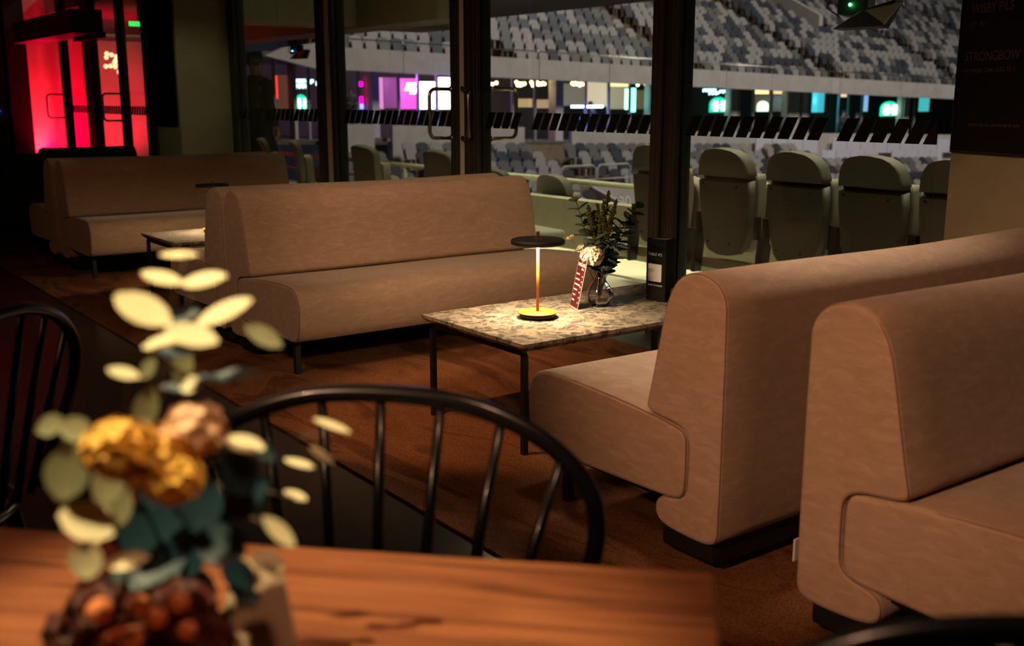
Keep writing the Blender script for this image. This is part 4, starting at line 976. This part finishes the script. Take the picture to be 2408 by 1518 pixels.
for i, (px, y, dk, mt, nl, ln, w_) in enumerate([(1352, 465, -.02, LG, 12, .045, .9), (1500, 482, .06, LB, 14, .045, .85), (1462, 520, -.04, LB, 14, .05, .5), (1335, 552, -.05, LP, 4, .038, .9), (1385, 500, .05, LG, 8, .055, .9), (1455, 575, -.05, LG, 8, .052, .75), (1400, 560, -.07, LG, 8, .055, .9), (1430, 600, -.06, LB, 6, .05, .9), (1480, 500, 0, LG, 8, .045, .7), (1440, 555, .03, LB, 8, .05, .8)]):
    sprig(bq, neck + Vector((0, 0, -.12)), rel(px, y, dk), mt, nl + 2, ln * 1.35, (0, 0, .05), seed=i + 3, w=w_)
for i, (px, y) in enumerate(((1432, 448), (1450, 468), (1405, 478), (1382, 480), (1420, 472), (1395, 495), (1440, 495), (1412, 505))):
    rnd = random.Random(i); p0, p1 = neck, rel(px, y, rnd.uniform(-.03, .03)); b = MB(); b.tube([p0 - Vector((0, 0, .1)), p0.lerp(p1, .5), p1], .0014, 6)
    for k in range(120):
        u = rnd.uniform(.5, 1); p = p0.lerp(p1, u); sp_r = .016 * (1.12 - u); q = p + Vector((rnd.uniform(-1, 1), rnd.uniform(-1, 1), rnd.uniform(-.5, .5))) * sp_r * 1.6; b.ball(q, rnd.uniform(.003, .0052), 5, 4)
    b.build('statice_stem', DRY, bq)
hydrangea(bq, rel(1392, 602, -.08), .042, PET, 3, n=70)
b = MB()
for k in range(5): b.tube([(.006 * math.cos(k * 1.3), .006 * math.sin(k * 1.3), .012), (.01 * math.cos(k * 1.3 + 1), .01 * math.sin(k * 1.3 + 1), .16)], .0015, 6)
b.build('cut_stems', STEM, bq)

# ---- foreground walnut table
TC = Vector((-.723, .805)); E1 = Vector((-.7071, -.7071)); E2 = Vector((.7071, -.7071))
wt = thing('walnut_table', 'walnut topped table in the foreground with a blurred bouquet on it', 'table', (TC.x, TC.y, 0), math.atan2(E1.y, E1.x))
# local x along E1, local y: rotate +90 of E1 = (.7071,-.7071) = E2
boxo('table_top', WALNUT, 0, 1.5, 0, .80, .722, .75, wt, bevel=.003)
boxo('edge_band', simple('walnut_edge', (.20, .09, .045), .5), -.0015, 0.0, .002, .798, .7225, .7495, wt)
b = MB(); b.lathe([(.24, .0), (.24, .012), (.04, .03), (.035, .06), (.035, .70), (.16, .715), (.16, .722)], 32, (.75, .4, 0)); b.build('pedestal', BLACK, wt)

# ---- spindle chairs
def make_chair(label):
    t = thing('spindle_chair', label, 'chair', (0, 0, 0), 0, 'black lacquered spindle back chairs')
    P = [(.195, .445), (.215, .50), (.262, .58), (.290, .635), (.300, .69), (.291, .735), (.262, .775), (.212, .812), (.14, .842), (.06, .856)]
    full = [(x, z) for x, z in P] + [(-x, z) for x, z in P[::-1]]
    pts = [Vector((x, -.20 - (z - .44) * .16 - .0 * x, z)) for x, z in full]
    def cr(a, b_, c_, d, u): return .5 * ((2 * b_) + (c_ - a) * u + (2 * a - 5 * b_ + 4 * c_ - d) * u * u + (3 * b_ - a - 3 * c_ + d) * u ** 3)
    sm = []
    for i in range(len(pts) - 1):
        a, b_, c_, d = pts[max(i - 1, 0)], pts[i], pts[i + 1], pts[min(i + 2, len(pts) - 1)]
        for k in range(4): sm.append(cr(a, b_, c_, d, k / 4))
    sm.append(pts[-1]); b = MB(); b.tube(sm, .0125, 14); b.build('backrest_bow', GLOSS, t)
    for xt in (-.25, -.168, -.084, 0, .084, .168, .25):
        zt_ = min((abs(p.x - xt), p.z) for p in sm if p.z > .7)[1]; xb = xt * .62
        b = MB(); b.tube([(xb, -.20, .445), ((xb + xt) / 2, -.20 - (zt_ - .44) * .08, (zt_ + .445) / 2), (xt, -.20 - (zt_ - .44) * .16, zt_ - .004)], [.0085, .0085, .0065], 10); b.build('spindle', GLOSS, t)
    b = MB(); n = 40; pr_ = []
    for k in range(n):
        q = 2 * PI * k / n; sx = .225 * (1 + .05 * math.sin(q)); pr_.append((sx * math.copysign(abs(math.cos(q)) ** .75, math.cos(q)), .215 * math.copysign(abs(math.sin(q)) ** .75, math.sin(q))))
    v = []; zs = ((.418, .90), (.425, .98), (.438, 1.0), (.45, .985), (.452, .93), (.445, .6))
    for z, s in zs: v += [(x * s, y * s, z) for x, y in pr_]
    b.add(v, [(i * n + k, i * n + (k + 1) % n, (i + 1) * n + (k + 1) % n, (i + 1) * n + k) for i in range(len(zs) - 1) for k in range(n)] + [tuple(range(n))[::-1], tuple(range((len(zs) - 1) * n, len(zs) * n))], True); b.build('seat', GLOSS, t)
    for sx in (-1, 1):
        for sy in (-1, 1):
            b = MB(); b.tube([(sx * .15, sy * .15, .425), (sx * .175, sy * .185, .22), (sx * .20, sy * .215, 0)], [.017, .015, .011], 12); b.build('leg', GLOSS, t)
        b = MB(); b.tube([(sx * .18, -.19, .19), (sx * .18, .19, .19)], .009, 8); b.build('stretcher', GLOSS, t)
    b = MB(); b.tube([(-.18, 0, .19), (.18, 0, .19)], .009, 8); b.build('stretcher', GLOSS, t)
    return t
ch1 = make_chair('black spindle chair behind the walnut table, its bow in the middle of the photo')
cc = TC + Vector((.7071, .7071)) * -.44 + Vector((-.7071, .7071)) * .0
ch1.location = (cc.x, cc.y, 0); ch1.rotation_euler = (0, 0, R(-135))
ch2 = copy_tree(ch1); ch2['label'] = 'black spindle chair on the dark floor at the left edge'; ch2.location = (-2.30, .18, 0); ch2.rotation_euler = (0, 0, R(136))
ch3 = copy_tree(ch1); ch3['label'] = 'black spindle chair with only its bow top in the bottom right corner'
c3 = Vector((-.144, .587))
ch3.location = (c3.x, c3.y, -.0); ch3.rotation_euler = (0, 0, R(233.5))

# ---- foreground bouquet
FB = at(330, 1560, 1.0); FB.z = .7505
fv = thing('flower_vase', 'blurred dark red glass vase on the walnut table', 'vase', (-.965, .265, .7505))
b = MB(); b.lathe([(.0, .003), (.03, .0), (.045, .012), (.052, .035), (.05, .055), (.036, .078), (.022, .095), (.022, .11), (.027, .125)], 32); b.build('body', simple('ruby_glass', (.07, .012, .008), .12, coat=.5), fv)
fb = thing('flower_bouquet', 'blurred foreground bouquet with warm lit leaves and yellow hydrangea', 'bouquet', (-.965, .265, .7505))
base = Vector((-.965, .265, .7505))
def fr(px, y, k): return at(px, y, k) - base
n0 = Vector((0, 0, .12))
def pxleaf(b, px, y, ang, lpx, wpx, k, tilt=.5):
    # leaf centred on a photo position; ang in degrees (0 = right, 90 = up); tilt: how far it turns toward the camera
    ln = lpx / FPX * k * .97; wd = wpx / FPX * k * .82; d = cR * math.cos(R(ang)) + cU * math.sin(R(ang)) + cF * .15 * random.uniform(-1, 1)
    c = fr(px, y, k) - d * ln / 2; nrm = Vector((0, 0, 1)) * (1 - tilt) - cF * tilt
    sc_ = 1 / max(.35, abs(nrm.normalized().dot(cF)))
    leaf(b, c, d, nrm, ln, min(wd * sc_, ln * 1.1), .08)
def leafset(name, mat, L_):
    for a in L_:
        b = MB(); pxleaf(b, *a); b.build(name, mat, fb)
leafset('lit_leaf', LP, [(380, 655, -15, 105, 34, .90, .3), (480, 660, 10, 110, 45, .88, .35), (335, 730, -28, 150, 70, .84, .35), (530, 735, 25, 140, 52, .86, .3), (450, 790, -15, 130, 60, .83, .4), (390, 805, 15, 110, 40, .86, .3), (290, 878, -15, 80, 28, .85, .3), (448, 905, 5, 55, 45, .84, .5), (420, 600, 0, 90, 22, .95, .3)])
leafset('lit_leaf', LP, [(575, 1045, -15, 100, 38, .86, .3), (210, 1228, -20, 145, 95, .80, .5), (205, 1315, 80, 95, 85, .78, .5), (300, 1320, 10, 110, 42, .80, .35), (655, 1250, -45, 105, 32, .84, .3), (630, 1320, -20, 80, 40, .86, .3), (780, 1000, -20, 95, 16, .98, .25), (705, 1090, -15, 80, 16, .98, .25), (755, 1070, -35, 70, 16, .98, .25), (695, 1165, -20, 60, 18, .96, .3)])
leafset('olive_leaf', LO, [(120, 1000, 20, 75, 60, .84, .7), (180, 1010, -20, 90, 70, .82, .7), (160, 1110, 80, 135, 130, .80, .8), (345, 960, 70, 110, 75, .90, .7), (260, 1130, 60, 120, 100, .86, .7), (330, 1010, 50, 90, 60, .90, .6), (350, 865, 60, 60, 40, .92, .6), (430, 860, 80, 80, 60, .93, .6), (620, 790, -30, 100, 50, .95, .6), (280, 1190, 60, 110, 90, .88, .6)])
leafset('shaded_teal_leaf', LB, [(420, 745, 10, 110, 45, .90, .5), (560, 880, 5, 110, 32, .90, .35), (500, 890, -5, 90, 24, .93, .35), (410, 830, -10, 90, 25, .90, .3), (420, 910, 0, 90, 30, .93, .4), (560, 1110, -60, 120, 110, .86, .7), (580, 1170, 40, 130, 110, .88, .7), (480, 1190, 70, 130, 110, .90, .7), (520, 1280, -20, 130, 110, .88, .6), (440, 1300, 60, 140, 120, .92, .6), (480, 1060, 45, 100, 70, .86, .6), (560, 1350, -50, 110, 70, .90, .6), (575, 1395, -35, 100, 40, .90, .5), (620, 1060, -40, 70, 40, .9, .6)])
leafset('inner_shade_leaf', LB, [(330, 1250, 80, 130, 110, .92, .6), (400, 1230, 60, 130, 110, .93, .6), (380, 1330, 20, 130, 110, .92, .5), (300, 1380, 0, 120, 90, .93, .5), (450, 1380, -20, 130, 90, .92, .5), (370, 1160, 80, 110, 90, .94, .6)])  # dark leaves paint the shaded interior of the bouquet
hydrangea(fb, fr(285, 1055, .80), .026, PETY, 5, n=60, ps=.34); hydrangea(fb, fr(345, 1085, .81), .024, PETY, 6, n=56, ps=.34); hydrangea(fb, fr(405, 1125, .81), .022, PETY, 7, n=50, ps=.34)
hydrangea(fb, fr(455, 1010, .84), .024, PETP, 8, n=32); hydrangea(fb, fr(425, 1035, .84), .020, PETP, 9, n=28)
for i, (px, y) in enumerate(((440, 600), (450, 700), (420, 800), (400, 900), (340, 1000), (160, 1080), (600, 1050), (560, 1150), (760, 1020), (690, 1170), (300, 1100), (640, 1240), (210, 1240), (550, 880), (300, 880))):
    b = MB(); p1 = fr(px, y, .90); m_ = n0.lerp(p1, .55) + Vector((0, 0, .03)); b.tube([n0 * (1 - u) ** 2 + m_ * 2 * u * (1 - u) + p1 * u * u for u in [k / 8 for k in range(9)]], .0013, 6); b.build('stem', STEM, fb)
for i, (px, y, r_) in enumerate(((240, 1440, .024), (330, 1470, .026), (420, 1440, .026), (180, 1490, .022), (470, 1500, .024), (290, 1510, .026), (390, 1520, .026))):
    hydrangea(fb, fr(px, y, .86), r_, RUST, 20 + i, 'rust_bloom', 26, ps=.6)
ORG = simple('lit_petal_orange', (.75, .22, .07), .7)  # orange balls stand in for petals catching light among the rust blooms
for px, y, r_ in ((235, 1435, .011), (330, 1420, .008), (420, 1415, .009), (370, 1450, .009), (260, 1490, .008), (440, 1480, .008), (310, 1500, .010)):
    b = MB(); b.ball(fr(px, y, .825), r_, 10, 8, (1, 1, .9)); b.build('lit_petal_blob', ORG, fb)
# kraft card tent beside the vase
tc_ = thing('card_stand', 'blurred brown card standing beside the foreground vase', 'card', (0, 0, 0))
q0, q1 = at(555, 1305, 0.93), at(660, 1318, 0.93); q2, q3 = at(705, 1535, 0.87), at(500, 1535, .87)
b = MB(); nn = (q1 - q0).cross(q3 - q0).normalized() * .002
b.add([q0, q1, q2, q3, q0 + nn, q1 + nn, q2 + nn, q3 + nn], [(0, 1, 2, 3), (7, 6, 5, 4), (0, 4, 5, 1), (1, 5, 6, 2), (2, 6, 7, 3), (3, 7, 4, 0)]); b.build('card_face', KRAFT, tc_)
